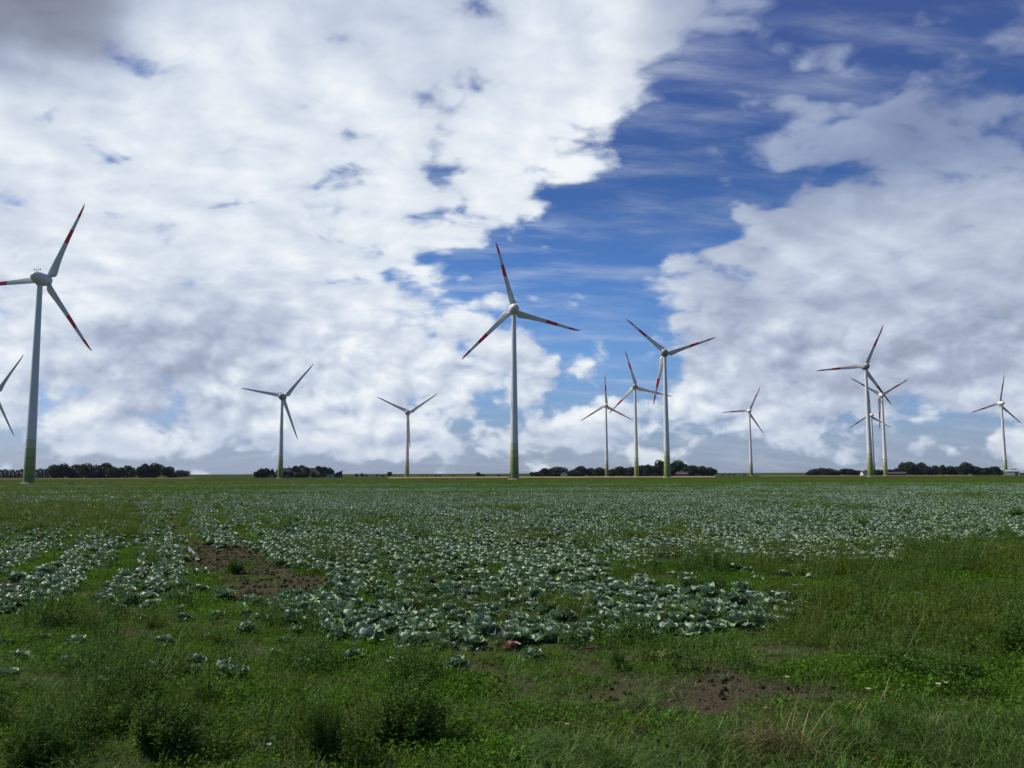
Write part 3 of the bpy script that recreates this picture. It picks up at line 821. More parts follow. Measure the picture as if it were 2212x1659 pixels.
building('farmhouse', 'grey roofed house cut off by the right edge behind the pale green shed', 2553, 1160, 11, 9, 3, 6.6, (M_tealshed, M_roofgr), 0.1, 1.5, [(-2, 1.6, 1.2, 1.3)], [], (), 'house')
# white car in front of the barn
def car():
    loc, rz = face_cam(774, 868, 0.0)
    r = empty('parked_car', loc, rz); tag(r, 'small white car parked in front of the dark barn', 'car')
    prof = [(-2.1, .35), (-2.15, .75), (-1.9, .95), (-1.1, 1.02), (-.55, 1.42), (.9, 1.45), (1.55, 1.0), (2.1, .88), (2.15, .4)]
    V = [(x, -.8, z) for x, z in prof] + [(x, .8, z) for x, z in prof]; n = len(prof)
    Fs = [tuple(range(n))[::-1], tuple(range(n, 2 * n))] + [(i, (i + 1) % n, n + (i + 1) % n, n + i) for i in range(n)]
    ob('body', mesh_p('body', V, Fs, [M_carw]), r)
    ob('window', mesh_p('window', [(-.95, -.815, 1.02), (1.3, -.815, 1.02), (.8, -.815, 1.36), (-.5, -.815, 1.36)], [(0, 1, 2, 3)], [M_glass]), r)
    Vw, Qw = revolve([(-.1, .02), (-.1, .3), (.1, .3), (.1, .02)], 16, 'y')
    me = mesh_q('wheel', Vw, Qw, [M_tyre])
    for x in (-1.3, 1.3):
        for y in (-.75, .75): ob('wheel', me, r, (x, y, .3))
car()
def kiosk(sx, d, label, w=2.6, h=2.1):
    loc, rz = face_cam(sx, d)
    r = empty('transformer_box', loc, rz); tag(r, label, 'transformer box')
    ob('housing', mesh_q('housing', *cat_geo([box(0, 0, h/2, w, 2, h)]), [M_bands[1]]), r)
    ob('roof', mesh_q('roof', *box(0, 0, h + .1, w + .3, 2.3, .18), [M_conc]), r)
    ob('door', mesh_q('door', *box(0, -1.03, .95, 1.1, .06, 1.7), [M_dark]), r)
kiosk(719, 716, 'low green transformer box at the foot of the plain turbine by the barn')
def post():
    loc, rz = face_cam(715.5, 712)
    r = empty('marker_post', loc, rz); tag(r, 'short pale post between the plain turbine and the green transformer box', 'post')
    ob('post', mesh_q('post', *box(0, 0, 1.3, .7, .5, 2.6, .9), [M_conc]), r)
post()
# ridge of ploughed earth
def earth_bank():
    x0, y0 = polar(893, 372); x1, y1 = polar(1030, 372)
    V, Q = [], []; n, m = 60, 7
    for i in range(n):
        t = i / (n - 1); w_ = 2.4
        for k_ in range(m):
            s = k_ / (m - 1) * 2 - 1
            h = (1 - s * s) * (0.35 + 0.55 * float(vnoise(t * 22, k_ * .9, 4))) * min(1, t * 8, (1 - t) * 8)
            V.append((x0 + (x1 - x0) * t, y0 + (y1 - y0) * t + s * w_, h - .03))
    for i in range(n - 1):
        for k_ in range(m - 1): Q.append((i * m + k_, (i + 1) * m + k_, (i + 1) * m + k_ + 1, i * m + k_ + 1))
    tag(ob('earth_bank', mesh_q('earth_bank', V, Q, [M_bank])), kind='structure')
earth_bank()

# ------------------------------------------------------------------ cabbages
def cab_leaf(g, L, Wd, base_r, rise, curl, cup, nu, nv, az, ruf):
    """one broad waxy leaf leaving the stem at angle az"""
    u = np.linspace(0, 1, nu)[:, None]; v = np.linspace(-1, 1, nv)[None]
    w = Wd * (0.16 + 0.84 * np.clip(np.sin(np.pi * np.clip(u, 0, 1) ** 0.85 * 0.93), 0, 1) ** 0.65) * 0.5
    ang = rise - curl * u ** 1.6                     # slope along the leaf
    du = np.diff(np.concatenate([[0], u[:, 0]]))
    r = base_r + np.cumsum(np.cos(ang[:, 0]) * du * L)[:, None]
    z = 0.015 + np.cumsum(np.sin(ang[:, 0]) * du * L)[:, None]
    lat = w * v
    ph = g.random() * 6.28
    lift = cup * (np.abs(v) ** 2) * w + ruf * np.abs(v) ** 1.5 * np.sin(u * 13 + v * 5 + ph) + ruf * .6 * u ** 3 * np.sin(v * 9 + ph)
    # lift along the leaf normal
    X = r - np.sin(ang) * lift; Z = z + np.cos(ang) * lift; Y = lat + 0 * u
    X = np.broadcast_to(X, (nu, nv)); Z = np.broadcast_to(Z, (nu, nv))
    ca, sa = math.cos(az), math.sin(az)
    V = np.stack([X * ca - Y * sa, X * sa + Y * ca, Z], -1).reshape(-1, 3)
    i = np.arange(nu - 1)[:, None]; j = np.arange(nv - 1)[None]
    Q = np.stack([i * nv + j, i * nv + j + 1, (i + 1) * nv + j + 1, (i + 1) * nv + j], -1).reshape(-1, 4)
    return V, Q
def cab_geo(seed, lod=0, spread=1.0):
    g = np.random.default_rng(seed)
    leaves = []
    n = (17, 12, 7)[lod]; nu, nv = ((8, 7), (5, 4), (3, 3))[lod]
    a = g.random() * 6.28
    for i in range(n):
        t = i / (n - 1)                               # 0 outer .. 1 inner
        a += 2.4 + g.normal() * .25
        L = (0.30 - 0.10 * t) * (0.85 + .3 * g.random()); Wd = (0.27 - 0.05 * t) * (0.85 + .3 * g.random())
        rise = R_(34 + 46 * t + g.normal() * 14); curl = R_(66 - 46 * t + g.normal() * 30) * spread
        leaves.append(cab_leaf(g, L, Wd, 0.025, rise, curl, 0.42 + .40 * t + g.normal() * .2, nu, nv, a, 0.024 * (1 if lod < 2 else 0)))
    # the head: overlapping tight leaves round a ball
    head = []
    m = (6, 4, 3)[lod]; c = 0.14; R = 0.095 + .02 * g.random()
    for i in range(m):
        a += 2.2
        hu, hv = ((7, 7), (4, 4), (3, 3))[lod]
        th = np.linspace(-.35, 1.0, hu)[:, None] * 1.9; ph = np.linspace(-1.15, 1.15, hv)[None]
        Rr = R * (1.0 + .02 * i) + 0.006 * np.sin(th * 4 + ph * 6 + i)
        x = Rr * np.cos(ph) * np.cos(th - .7) ; y = Rr * np.sin(ph) * (0.75 + .25 * np.cos(th - .7)); z = c + Rr * np.sin(th - .7) * .95 + 0 * ph
        x, y, z = np.broadcast_arrays(x, y, z)
        V = np.stack([x * math.cos(a) - y * math.sin(a), x * math.sin(a) + y * math.cos(a), z], -1).reshape(-1, 3)
        ii = np.arange(hu - 1)[:, None]; jj = np.arange(hv - 1)[None]
        Q = np.stack([ii * hv + jj, ii * hv + jj + 1, (ii + 1) * hv + jj + 1, (ii + 1) * hv + jj], -1).reshape(-1, 4)
        head.append((V, Q))
    return cat_geo(leaves), cat_geo(head)

# ------------------------------------------------------------------ scatter object (points + its own plant shapes, instanced)
def scatter_group(nvar):
    ng = bpy.data.node_groups.new('scatter', 'GeometryNodeTree')
    ng.interface.new_socket('Geometry', in_out='INPUT', socket_type='NodeSocketGeometry')
    ng.interface.new_socket('Geometry', in_out='OUTPUT', socket_type='NodeSocketGeometry')
    N, L = ng.nodes, ng.links
    gi = N.new('NodeGroupInput'); go = N.new('NodeGroupOutput')
    def attr(name, typ):
        a = N.new('GeometryNodeInputNamedAttribute'); a.data_type = typ; a.inputs['Name'].default_value = name
        return a.outputs['Attribute']
    vid = attr('vid', 'INT'); var = attr('var', 'INT'); rot = attr('rot', 'FLOAT_VECTOR'); scl = attr('scl', 'FLOAT_VECTOR')
    def eq(sock, k):
        c = N.new('FunctionNodeCompare'); c.data_type = 'INT'; c.operation = 'EQUAL'
        L.new(sock, c.inputs[2]); c.inputs[3].default_value = k
        return c.outputs[0]
    def sep(sel):
        s = N.new('GeometryNodeSeparateGeometry'); s.domain = 'POINT'
        L.new(gi.outputs[0], s.inputs[0]); L.new(sel, s.inputs[1])
        return s.outputs[0]
    pts = sep(eq(vid, -1))
    join = N.new('GeometryNodeJoinGeometry')
    for k in range(nvar):
        g2i = N.new('GeometryNodeGeometryToInstance'); L.new(sep(eq(vid, k)), g2i.inputs[0])
        ip = N.new('GeometryNodeInstanceOnPoints')
        L.new(pts, ip.inputs['Points']); L.new(eq(var, k), ip.inputs['Selection']); L.new(g2i.outputs[0], ip.inputs['Instance'])
        L.new(rot, ip.inputs['Rotation']); L.new(scl, ip.inputs['Scale'])
        L.new(ip.outputs[0], join.inputs[0])
    L.new(join.outputs[0], go.inputs[0])
    return ng
def scatter(name, variants, P, rot, scl, var, mats, label=None, cat=None, smooth=False):
    """variants: list of (V, Q, material index per quad)"""
    Vs, Qs, Ms, vid, n = [], [], [], [], 0
    for k, (V, Q, mi) in enumerate(variants):
        Vs.append(V); Qs.append(np.asarray(Q) + n); n += len(V)
        Ms.append(np.broadcast_to(mi, (len(Q),))); vid.append(np.full(len(V), k))
    m = len(P)
    V = np.concatenate(Vs + [P]); Q = np.concatenate(Qs)
    me = mesh_q(name, V, Q, mats, np.concatenate(Ms), smooth)
    def put(nm, typ, data, key):
        a = me.attributes.new(nm, typ, 'POINT'); a.data.foreach_set(key, np.ascontiguousarray(data).ravel())
    put('vid', 'INT', np.concatenate(vid + [np.full(m, -1)]).astype(np.int32), 'value')
    z = np.zeros((n, 3), np.float32)
    put('var', 'INT', np.concatenate([np.full(n, -5), var]).astype(np.int32), 'value')
    put('rot', 'FLOAT_VECTOR', np.concatenate([z, rot]).astype(np.float32), 'vector')
    scl = np.asarray(scl, float)
    if scl.ndim == 1: scl = np.repeat(scl[:, None], 3, 1)
    put('scl', 'FLOAT_VECTOR', np.concatenate([z, scl]).astype(np.float32), 'vector')
    o = ob(name, me)
    md = o.modifiers.new('plants', 'NODES'); md.node_group = scatter_group(len(variants))
    tag(o, label, cat, None, 'stuff')
    return o

# ------------------------------------------------------------------ where things grow (outlines unprojected from the photograph onto the ground)
FRONT = [(-900, 1355), (0, 1350), (200, 1338), (330, 1322), (480, 1300), (560, 1310), (620, 1345), (680, 1382), (800, 1400), (900, 1412), (1000, 1418), (1110, 1405), (1200, 1402), (1300, 1388), (1400, 1388), (1500, 1380), (1600, 1366), (1700, 1345), (1742, 1325), (1752, 1290), (1762, 1222), (1950, 1216), (1962, 1190), (2212, 1166), (3200, 1120)]
DIRT1 = [(392, 1180), (440, 1176), (500, 1188), (540, 1182), (572, 1205), (640, 1232), (720, 1262), (700, 1282), (600, 1290), (520, 1296), (470, 1286), (432, 1252)]
DIRT2 = [(1000, 1436), (1070, 1428), (1130, 1440), (1125, 1462), (1060, 1475), (1000, 1458)]
DIRT3 = [(1500, 1462), (1580, 1452), (1630, 1475), (1720, 1488), (1840, 1492), (1890, 1510), (1800, 1530), (1690, 1530), (1600, 1545), (1610, 1572), (1530, 1572), (1465, 1545), (1500, 1505)]
DIRT4 = [(1225, 1490), (1330, 1478), (1400, 1496), (1330, 1520), (1250, 1512)]
DIRT5 = [(1360, 1402), (1520, 1412), (1500, 1440), (1370, 1432)]
DIRT6 = [(1580, 1362), (1680, 1366), (1670, 1388), (1600, 1384)]
DIRT7 = [(780, 1235), (930, 1240), (1010, 1250), (990, 1262), (860, 1262)]
DIRT8 = [(1150, 1155), (1300, 1160), (1290, 1172), (1160, 1168)]
DIRT9 = [(1370, 1208), (1500, 1205), (1640, 1212), (1620, 1224), (1400, 1220)]
TRACK = [(350, 1100), (385, 1105), (395, 1130), (430, 1185), (396, 1185), (370, 1140)]
WGAP = [(1290, 1226), (1500, 1214), (1720, 1222), (1765, 1292), (1700, 1296), (1560, 1292), (1420, 1276), (1330, 1266)]
def soil_mask(px, py):
    d = np.zeros(np.shape(px))
    jx = (fbm(np.asarray(px) * .03, np.asarray(py) * .07, 31, 3) - .5) * 34; jy = (fbm(np.asarray(px) * .03, np.asarray(py) * .07, 41, 3) - .5) * 13
    for poly, v in ((DIRT1, 1), (DIRT2, .98), (DIRT3, 1.0), (DIRT4, .85), (DIRT5, .75), (DIRT6, .8), (DIRT7, .7), (DIRT8, .55), (DIRT9, .6), (TRACK, .8)):
        d = np.maximum(d, in_poly(px + jx, py + jy, poly) * v)
    return d
def cab_density(x, y):
    px, py = proj(np.stack([x, y, 0 * x], -1))
    fy = np.interp(px, [a for a, b in FRONT], [b for a, b in FRONT]) + (fbm(x * .8, y * .8, 77, 2) - .5) * 14
    d = np.where(py < fy, 0.97, 0.0)
    left = (px < 420 + 40 * np.sin(y * .3)) & (py > 1088)
    d = np.where(left & (py < fy), 0.93, d)
    d = np.where(left & (py > 1088) & (py < 1165) & (px < 300), 0.30, d)
    d = np.where(left & (py > 1290), d * .7, d)
    gap = in_poly(px, py, WGAP); d = np.where(gap, 0.12, d)
    tt = x * math.cos(ROWA) - y * math.sin(ROWA)
    d = d * np.where((px < 560) & (np.mod(tt + .25 * np.sin(y * .2), 1.9) < .55), .12, 1.0)
    d = d * (1 - soil_mask(px, py))
    pat = fbm(x * .10, y * .05, 12, 3)
    d = d * np.clip(1.50 - .95 * sstep(.42, .75, pat) - .35 * (fbm(x * .5, y * .35, 19, 2) > .62), np.where(px < 560, .7, .4), 1.0)
    far = np.hypot(x, y)
    # a few weedy strips across the far part of the field
    d = d * np.where((far > 100) & (fbm(x * .012 + 4, y * .07, 15, 2) > .60), .25, 1)
    return d
ROWA = R_(-21.0)
def field_points(d0, d1, pitch_row, pitch, half=41):
    n = int(d1 / pitch_row) + 4; m = int(d1 / pitch) + 4
    t = (np.arange(-n, n + 1)) * pitch_row; s = np.arange(0, m + 1) * pitch
    T, S = np.meshgrid(t, s)
    T = T.ravel() + rng.normal(size=T.size) * .06; S = S.ravel() + rng.normal(size=S.size) * .07
    x = S * math.sin(ROWA) + T * math.cos(ROWA); y = S * math.cos(ROWA) - T * math.sin(ROWA)
    d = np.hypot(x, y); a = np.degrees(np.arctan2(x, y))
    k = (d >= d0) & (d < d1) & (np.abs(a) < half) & (y > 0)
    return x[k], y[k]
FAR_EDGE = lambda x, y: 228 + 6 * np.sin(x * .05)
xs, ys, lod = [], [], []
for d0, d1, a_, b_, lo_ in ((7, 32, .40, .345, 0), (32, 90, .46, .42, 1), (90, 236, .62, .56, 2)):
    x, y = field_points(d0, d1, a_, b_)
    k = (rng.random(len(x)) < cab_density(x, y)) & (np.hypot(x, y) < FAR_EDGE(x, y))
    xs.append(x[k]); ys.append(y[k]); lod.append(np.full(k.sum(), lo_))
# single cabbages standing among the weeds, outside the crop
LONE = [(615, 1392), (322, 1462), (480, 1452), (505, 1468), (418, 1458), (424, 1430), (128, 1352), (28, 1310), (52, 1342), (850, 1444), (986, 1446), (762, 1432), (8, 1402), (40, 1428), (232, 1478), (10, 1472), (690, 1418), (640, 1372), (1986, 1296), (1722, 1282), (1936, 1206), (2030, 1196), (2075, 1204), (160, 1395), (100, 1318), (450, 1385), (560, 1345), (530, 1372), (300, 1345), (380, 1330), (250, 1325), (1150, 1425), (590, 1418), (655, 1440), (350, 1395), (210, 1430), (530, 1335), (395, 1350), (470, 1340), (145, 1450), (90, 1385)]
LX = np.array([at(*p) for p in LONE])
X = np.concatenate(xs); Y = np.concatenate(ys); LD = np.concatenate(lod)
px_, py_ = proj(np.stack([X, Y, gz(X, Y)], -1))
dist = np.hypot(X, Y)
inside = (px_ > -8) & (px_ < 2220) & (py_ < 1668)
order = np.argsort(np.where(inside, dist, 1e9))
n_single = 300 - len(LONE) - 1
PINK = at(1103, 1402)
near = order[:n_single]
near = near[np.hypot(X[near] - PINK[0], Y[near] - PINK[1]) > .22]
rest = np.setdiff1d(np.arange(len(X)), near)
rest = rest[np.hypot(X[rest] - PINK[0], Y[rest] - PINK[1]) > .22]
NV = 7
CABM = []
for i in range(NV):
    (lv, lq), (hv, hq) = cab_geo(300 + i, 0, 1.0 + .12 * (i % 3))
    CABM.append((mesh_q('outer_leaves', lv, lq, [M_cab], smooth=True), mesh_q('head', hv, hq, [M_cabhead], smooth=True)))
def cabbage(x, y, i, s, label, group, pink=False):
    r = empty('cabbage', (x, y, float(gz(x, y)) - .01), (i * 2.399) % 6.283)
    r.scale = (s, s, s * (0.95 + .25 * ((i * 7) % 5) / 5)); r.rotation_euler[0] = .12 * math.sin(i * 3.1); r.rotation_euler[1] = .12 * math.cos(i * 1.7)
    tag(r, label, 'cabbage', group)
    a, b = CABM[i % NV]
    if pink:
        a = a.copy(); a.materials[0] = M_cabpink; b = b.copy(); b.materials[0] = M_cabpink
    ob('outer_leaves', a, r); ob('head', b, r)
LONE_L = ['left of the bare soil', 'among the low weeds']
for i, (p, (x, y)) in enumerate(zip(LONE, LX)):
    cabbage(x, y, i + 5, (0.75 + .4 * ((i * 5) % 4) / 4) * .56, '@lone%d' % i, 'cabbages standing alone among the weeds')
for i, q in enumerate(near):
    x, y = X[q], Y[q]
    cabbage(x, y, int(i), (0.82 + .40 * float(hash2(np.int64(i), np.int64(3), 5))) * .69, '@near%d' % i, 'cabbages in the near part of the crop')
cabbage(PINK[0], PINK[1], 3, .5, 'withered pink cabbage at the front edge of the crop', None, True)
# label every single cabbage by where one finds it
def cab_labels():
    roots = [o for o in COL.objects if o.name.split('.')[0] == 'cabbage' and str(o.get('label', '')).startswith('@')]
    pts = np.array([[o.location.x, o.location.y] for o in roots])
    px, py = proj(np.c_[pts, np.zeros(len(pts))])
    pxp, pyp = proj((PINK[0], PINK[1], 0))
    fy = np.interp(px, [a for a, b in FRONT], [b for a, b in FRONT])
    zone = {}
    for i, o in enumerate(roots):
        lone = o['label'].startswith('@lone')
        if lone:
            z = 'lone cabbage among weeds left of the crop' if px[i] < 1100 else 'lone cabbage among weeds on the right'
            if 600 < px[i] <= 1160: z = 'lone cabbage in the weeds below the crop'
        elif py[i] > fy[i] - 34 and px[i] > 600: z = 'cabbage along the front edge right of the pink one' if px[i] > pxp[0] else 'cabbage along the front edge left of the pink one'
        elif px[i] < 430: z = 'cabbage in the thin weedy rows left of the muddy track'
        elif px[i] < 760: z = 'cabbage in the rows beside the bare muddy patch'
        elif px[i] < pxp[0]: z = 'cabbage inside the dense crop left of the pink one'
        elif px[i] < 1500: z = 'cabbage inside the dense crop right of the pink one'
        else: z = 'cabbage in the crop near its weedy right end'
        zone.setdefault(z, []).append(i)
    for z, idx in zone.items():
        idx = sorted(idx, key=lambda i: px[i])
        if 'left of the pink' in z: idx = idx[::-1]
        for k, i in enumerate(idx):
            roots[i]['label'] = z
            roots[i]['group'] = z.replace('lone cabbage', 'lone cabbages').replace('cabbage ', 'cabbages ', 1) if 'lone' not in z else z.replace('lone cabbage', 'lone cabbages')
            if len(idx) <= len(ORD):
                roots[i]['label'] = '%s %s' % (ORD[k], z) if 'pink' in z else '%s %s, counted from the left' % (ORD[k], z)
cab_labels()
CV = []
for l_ in range(3):
    for i in range(5 if l_ < 2 else 4):
        (lv, lq), (hv, hq) = cab_geo(400 + 10 * l_ + i, l_, 1.0 + .1 * (i % 3))
        V, Q = cat_geo([(lv, lq), (hv, hq)])
        CV.append((V, Q, np.r_[np.zeros(len(lq), int), np.ones(len(hq), int)]))
nvl = [0, 5, 10, 14]
def cab_stuff():
    x, y, l = X[rest], Y[rest], LD[rest]
    n = len(x)
    P = np.stack([x, y, gz(x, y) - .01], -1)
    rot = np.stack([rng.normal(size=n) * .1, rng.normal(size=n) * .1, rng.random(n) * 6.28], -1)
    s = (0.80 + .42 * rng.random(n)) * np.array([.71, .82, .99])[l]
    scl = np.stack([s, s, s * np.array([1.0, 1.0, .8])[l]], -1)
    var = np.array([nvl[a] + rng.integers(0, nvl[a + 1] - nvl[a]) for a in l])
    scatter('cabbage_crop', CV, P, rot, scl, var, [M_cab, M_cabhead], 'dense crop of blue-green cabbages filling the field behind the nearest rows', 'cabbage crop', True)
cab_stuff()

# ------------------------------------------------------------------ weeds and grass as ground cover
def patch_low(seed, n=430, R=.30, Ls=(.010, .027), zmax=.10):
    g = np.random.default_rng(seed)
    r = R * np.sqrt(g.random(n)); a = g.random(n) * 6.283
    h = zmax * g.random(n) * (1 - (r / R) ** 2 * .7)
    C = np.stack([r * np.cos(a), r * np.sin(a), h], 1)
    b = g.random(n) * 6.283; el = g.random(n) * 1.1 - .15
    Dv = np.stack([np.cos(b) * np.cos(el), np.sin(b) * np.cos(el), np.sin(el)], 1)
    L = Ls[0] + (Ls[1] - Ls[0]) * g.random(n) ** 1.5
    V, Q = leaf_cards(C, Dv, L, L * (.45 + .35 * g.random(n)), g, .15)
    return V, Q, np.zeros(len(Q), int)
def stem_strip(p0, p1, w):
    d = p1 - p0; s = np.cross(d, np.array([0, .3, 1.0]) * np.ones_like(d)); s /= np.linalg.norm(s, axis=1)[:, None] + 1e-9
    V = np.stack([p0 - s * w, p0 + s * w, p1 + s * w * .5, p1 - s * w * .5], 1).reshape(-1, 3)
    return V, np.arange(len(V)).reshape(-1, 4)
def patch_tall(seed, stems=10, H=(.18, .46), R=.2, nl=26, L0=.030, wr=.3, lean=.25):
    g = np.random.default_rng(seed)
    P = []; mi = []
    for s in range(stems):
        a = g.random() * 6.28; r = R * math.sqrt(g.random())
        h = H[0] + (H[1] - H[0]) * g.random()
        base = np.array([r * math.cos(a), r * math.sin(a), 0]); top = base + np.array([g.normal() * lean * h - .05 * h, g.normal() * lean * h, h])
        V, Q = stem_strip(base[None], top[None], .003); P.append((V, Q)); mi.append(np.ones(1, int))
        t = .15 + .85 * g.random(nl)
        C = base + (top - base) * t[:, None] + g.normal(size=(nl, 3)) * .016 * (1.3 - t)[:, None] * 2
        b = g.random(nl) * 6.28; el = g.random(nl) * 1.2 - .2
        Dv = np.stack([np.cos(b) * np.cos(el), np.sin(b) * np.cos(el), np.sin(el)], 1)
        L = L0 * (1.5 - .9 * t) * (.6 + .8 * g.random(nl))
        V, Q = leaf_cards(C, Dv, L, L * wr, g, .2); P.append((V, Q)); mi.append(np.zeros(len(Q), int))
    V, Q = cat_geo(P)
    return V, Q, np.concatenate(mi)
def blades(g, B, az, L, w, bend, lean):
    """grass blades: 3 quads each"""
    n = len(B); S = np.stack([-np.sin(az), np.cos(az), 0 * az], 1)
    D0 = np.stack([np.cos(az), np.sin(az), 0 * az], 1)
    pts = []
    for t in (0, .38, .72, 1.0):
        e = lean + bend * t
        pts.append(B + D0 * (L * t * np.sin(e * .8))[:, None] + np.array([0, 0, 1.0]) * (L * t * np.cos(np.minimum(e, 1.7) * .8))[:, None])
    ws = [1, .85, .55, .08]
    V = []
    for p, k in zip(pts, ws): V += [p - S * (w * k)[:, None], p + S * (w * k)[:, None]]
    V = np.stack(V, 1).reshape(-1, 3)
    i = np.arange(n)[:, None] * 8
    Q = np.concatenate([np.concatenate([i + 2 * k, i + 2 * k + 1, i + 2 * k + 3, i + 2 * k + 2], 1) for k in range(3)])
    return V, Q
def patch_grass(seed, n=46, R=.12, L=(.14, .36), wind=1.0, w0=.0028):
    g = np.random.default_rng(seed)
    r = R * np.sqrt(g.random(n)); a = g.random(n) * 6.283
    B = np.stack([r * np.cos(a), r * np.sin(a), 0 * a], 1)
    az = np.where(g.random(n) < .72 * wind, math.pi + .5 + g.normal(size=n) * .5, g.random(n) * 6.283)
    l = L[0] + (L[1] - L[0]) * g.random(n)
    V, Q = blades(g, B, az, l, w0 * (.7 + .8 * g.random(n)), .5 + 1.1 * g.random(n), .1 + .5 * g.random(n))
    return V, Q, np.tile((g.random(n) < .14).astype(int), 3)
def lump(seed, r):
    g = np.random.default_rng(seed)
    n, m = 7, 9
    th = np.linspace(0, math.pi, n)[:, None]; ph = np.linspace(0, 2 * math.pi, m)[None]
    k = r * (1 + .25 * np.sin(3 * ph + seed) * np.sin(th) + .2 * np.cos(2 * th + seed * 2 + ph * 2))
    V = np.stack([k * np.sin(th) * np.cos(ph), k * np.sin(th) * np.sin(ph) * .85, k * np.cos(th) * .62 + 0 * ph], -1).reshape(-1, 3)
    i = np.arange(n - 1)[:, None]; j = np.arange(m - 1)[None]
    Q = np.stack([i * m + j, (i + 1) * m + j, (i + 1) * m + j + 1, i * m + j + 1], -1).reshape(-1, 4)
    return V, Q, np.zeros(len(Q), int)
def rand_sector(n, d0, d1, half=41):
    d = np.sqrt(d0 ** 2 + (d1 ** 2 - d0 ** 2) * rng.random(n)); a = R_(half) * (2 * rng.random(n) - 1)
    return d * np.sin(a), d * np.cos(a)
def crop_mask(x, y):
    return np.clip(cab_density(x, y), 0, 1)
def area(d0, d1, half=41): return R_(half) * (d1 ** 2 - d0 ** 2)
M_paleg = leaf_mat('pale_grass_blade', (0.13, 0.17, 0.055), (0.20, 0.21, 0.085), None, 0.3, 0.5, 0.2)
LOWV = [patch_low(i) for i in range(4)] + [patch_low(20 + i, 200, .26, (.018, .042), .13) for i in range(2)]
TALLV = [patch_tall(40 + i, 13, (.10, .27), .22, 34, .026, .34, .35) for i in range(4)] + [patch_tall(60 + i, 10, (.08, .2), .2, 38, .028, .45, .4) for i in range(2)]
BUV = [patch_tall(240 + i, 16, (.22, .42), .17, 40, .030, .40, .28) for i in range(3)]
GRV = [patch_grass(80 + i) for i in range(4)]
GRS = [patch_grass(90 + i, 34, .12, (.05, .13), .3, .002) for i in range(3)]
def weeds():
    Ps, rs, ss, vs = [], [], [], []
    nl, nt = len(LOWV), len(TALLV)
    for d0, d1, dens, k_, cropw in ((3.4, 13, 17, 1.0, .34), (13, 26, 11, 1.25, .26), (26, 60, 3.4, 2.0, .26), (60, 120, .9, 3.2, .24), (120, 236, .30, 4.6, .22)):
        hw = 60 if d0 < 26 else 48
        n = int(area(d0, d1, hw) * dens)
        x, y = rand_sector(n, d0, d1, hw)
        px, py = proj(np.stack([x, y, 0 * x], -1))
        cm = crop_mask(x, y); sm = soil_mask(px, py)
        clump = fbm(x * .55, y * .55, 21, 3)
        p = (1 - sm * (.985 - .10 * (fbm(x * 2.1, y * 2.1, 87, 2) > .62))) * (1 - cm * (1 - cropw)) * np.where(clump < .36, .6, 1.0)
        # thin cover in the trodden part of the headland
        bare = in_poly(px, py, [(930, 1420), (1700, 1392), (1950, 1500), (1900, 1560), (1500, 1580), (1150, 1520)]) & (fbm(x * 1.3, y * 1.3, 52, 3) < .52)
        p = p * np.where(bare, .32, 1)
        k = rng.random(n) < p
        x, y, px, py, clump = x[k], y[k], px[k], py[k], clump[k]
        olive = fbm(x * .33 + 3, y * .28, 61, 3) * .8 + fbm(x * 1.2, y * 1.2, 64, 2) * .35
        olive = olive + .18 * ((px > 1650) & (py > 1185) & (py < 1420)) + .10 * ((px < 720) & (py > 1285) & (py < 1480)) + .15 * ((px < 330) & (py < 1170)) - .16 * ((px > 820) & (py > 1420)) - .10 * ((px < 700) & (py > 1285)) - .25 * ((px < 600) & (py > 1165) & (py < 1350)) + .08 * ((px < 850) & (py > 1480))
        tall = olive > .66
        m = len(x)
        var = np.where(tall, nl + rng.integers(0, nt, m), rng.integers(0, nl, m))
        bsh = (rng.random(m) < (.03 + .22 * sstep(.56, .72, fbm(x * .7 + 9, y * .6, 97, 2))) * np.where((cab_density(x, y) > .4) | ((px < 600) & (py < 1350)), .15, 1) * np.where((px > 1650) & (py > 1170), 1.8, 1)) & (py > 1130) & ~((px > 900) & (px < 1900) & (py > 1400) & (rng.random(m) < .85))
        var = np.where(bsh, nl + nt + rng.integers(0, 3, m), var)
        s = k_ * (.75 + .55 * rng.random(m)) * (.75 + .6 * clump)
        sz = s * np.where(tall, (.8 + .5 * rng.random(m)) * (1.0 if d0 < 26 else .62 if d0 < 60 else .42 if d0 < 120 else .3), (1.0 if d0 < 26 else .75 if d0 < 60 else .6))
        Ps.append(np.stack([x, y, gz(x, y) - .005], -1)); ss.append(np.stack([s, s, sz], -1)); vs.append(var)
        rs.append(np.stack([0 * x, 0 * x, rng.random(m) * 6.28], -1))
    V = [(a, b, np.where(c == 0, 0, 2)) for a, b, c in LOWV] + [(a, b, np.where(c == 0, 1, 2)) for a, b, c in TALLV] + [(a, b, np.where(c == 0, 3, 2)) for a, b, c in BUV]
    scatter('weeds', V, np.concatenate(Ps), np.concatenate(rs), np.concatenate(ss), np.concatenate(vs), [M_weed, M_olive, M_stem, M_bush], 'low green weeds covering the headland and growing between the cabbages', 'weeds')
weeds()
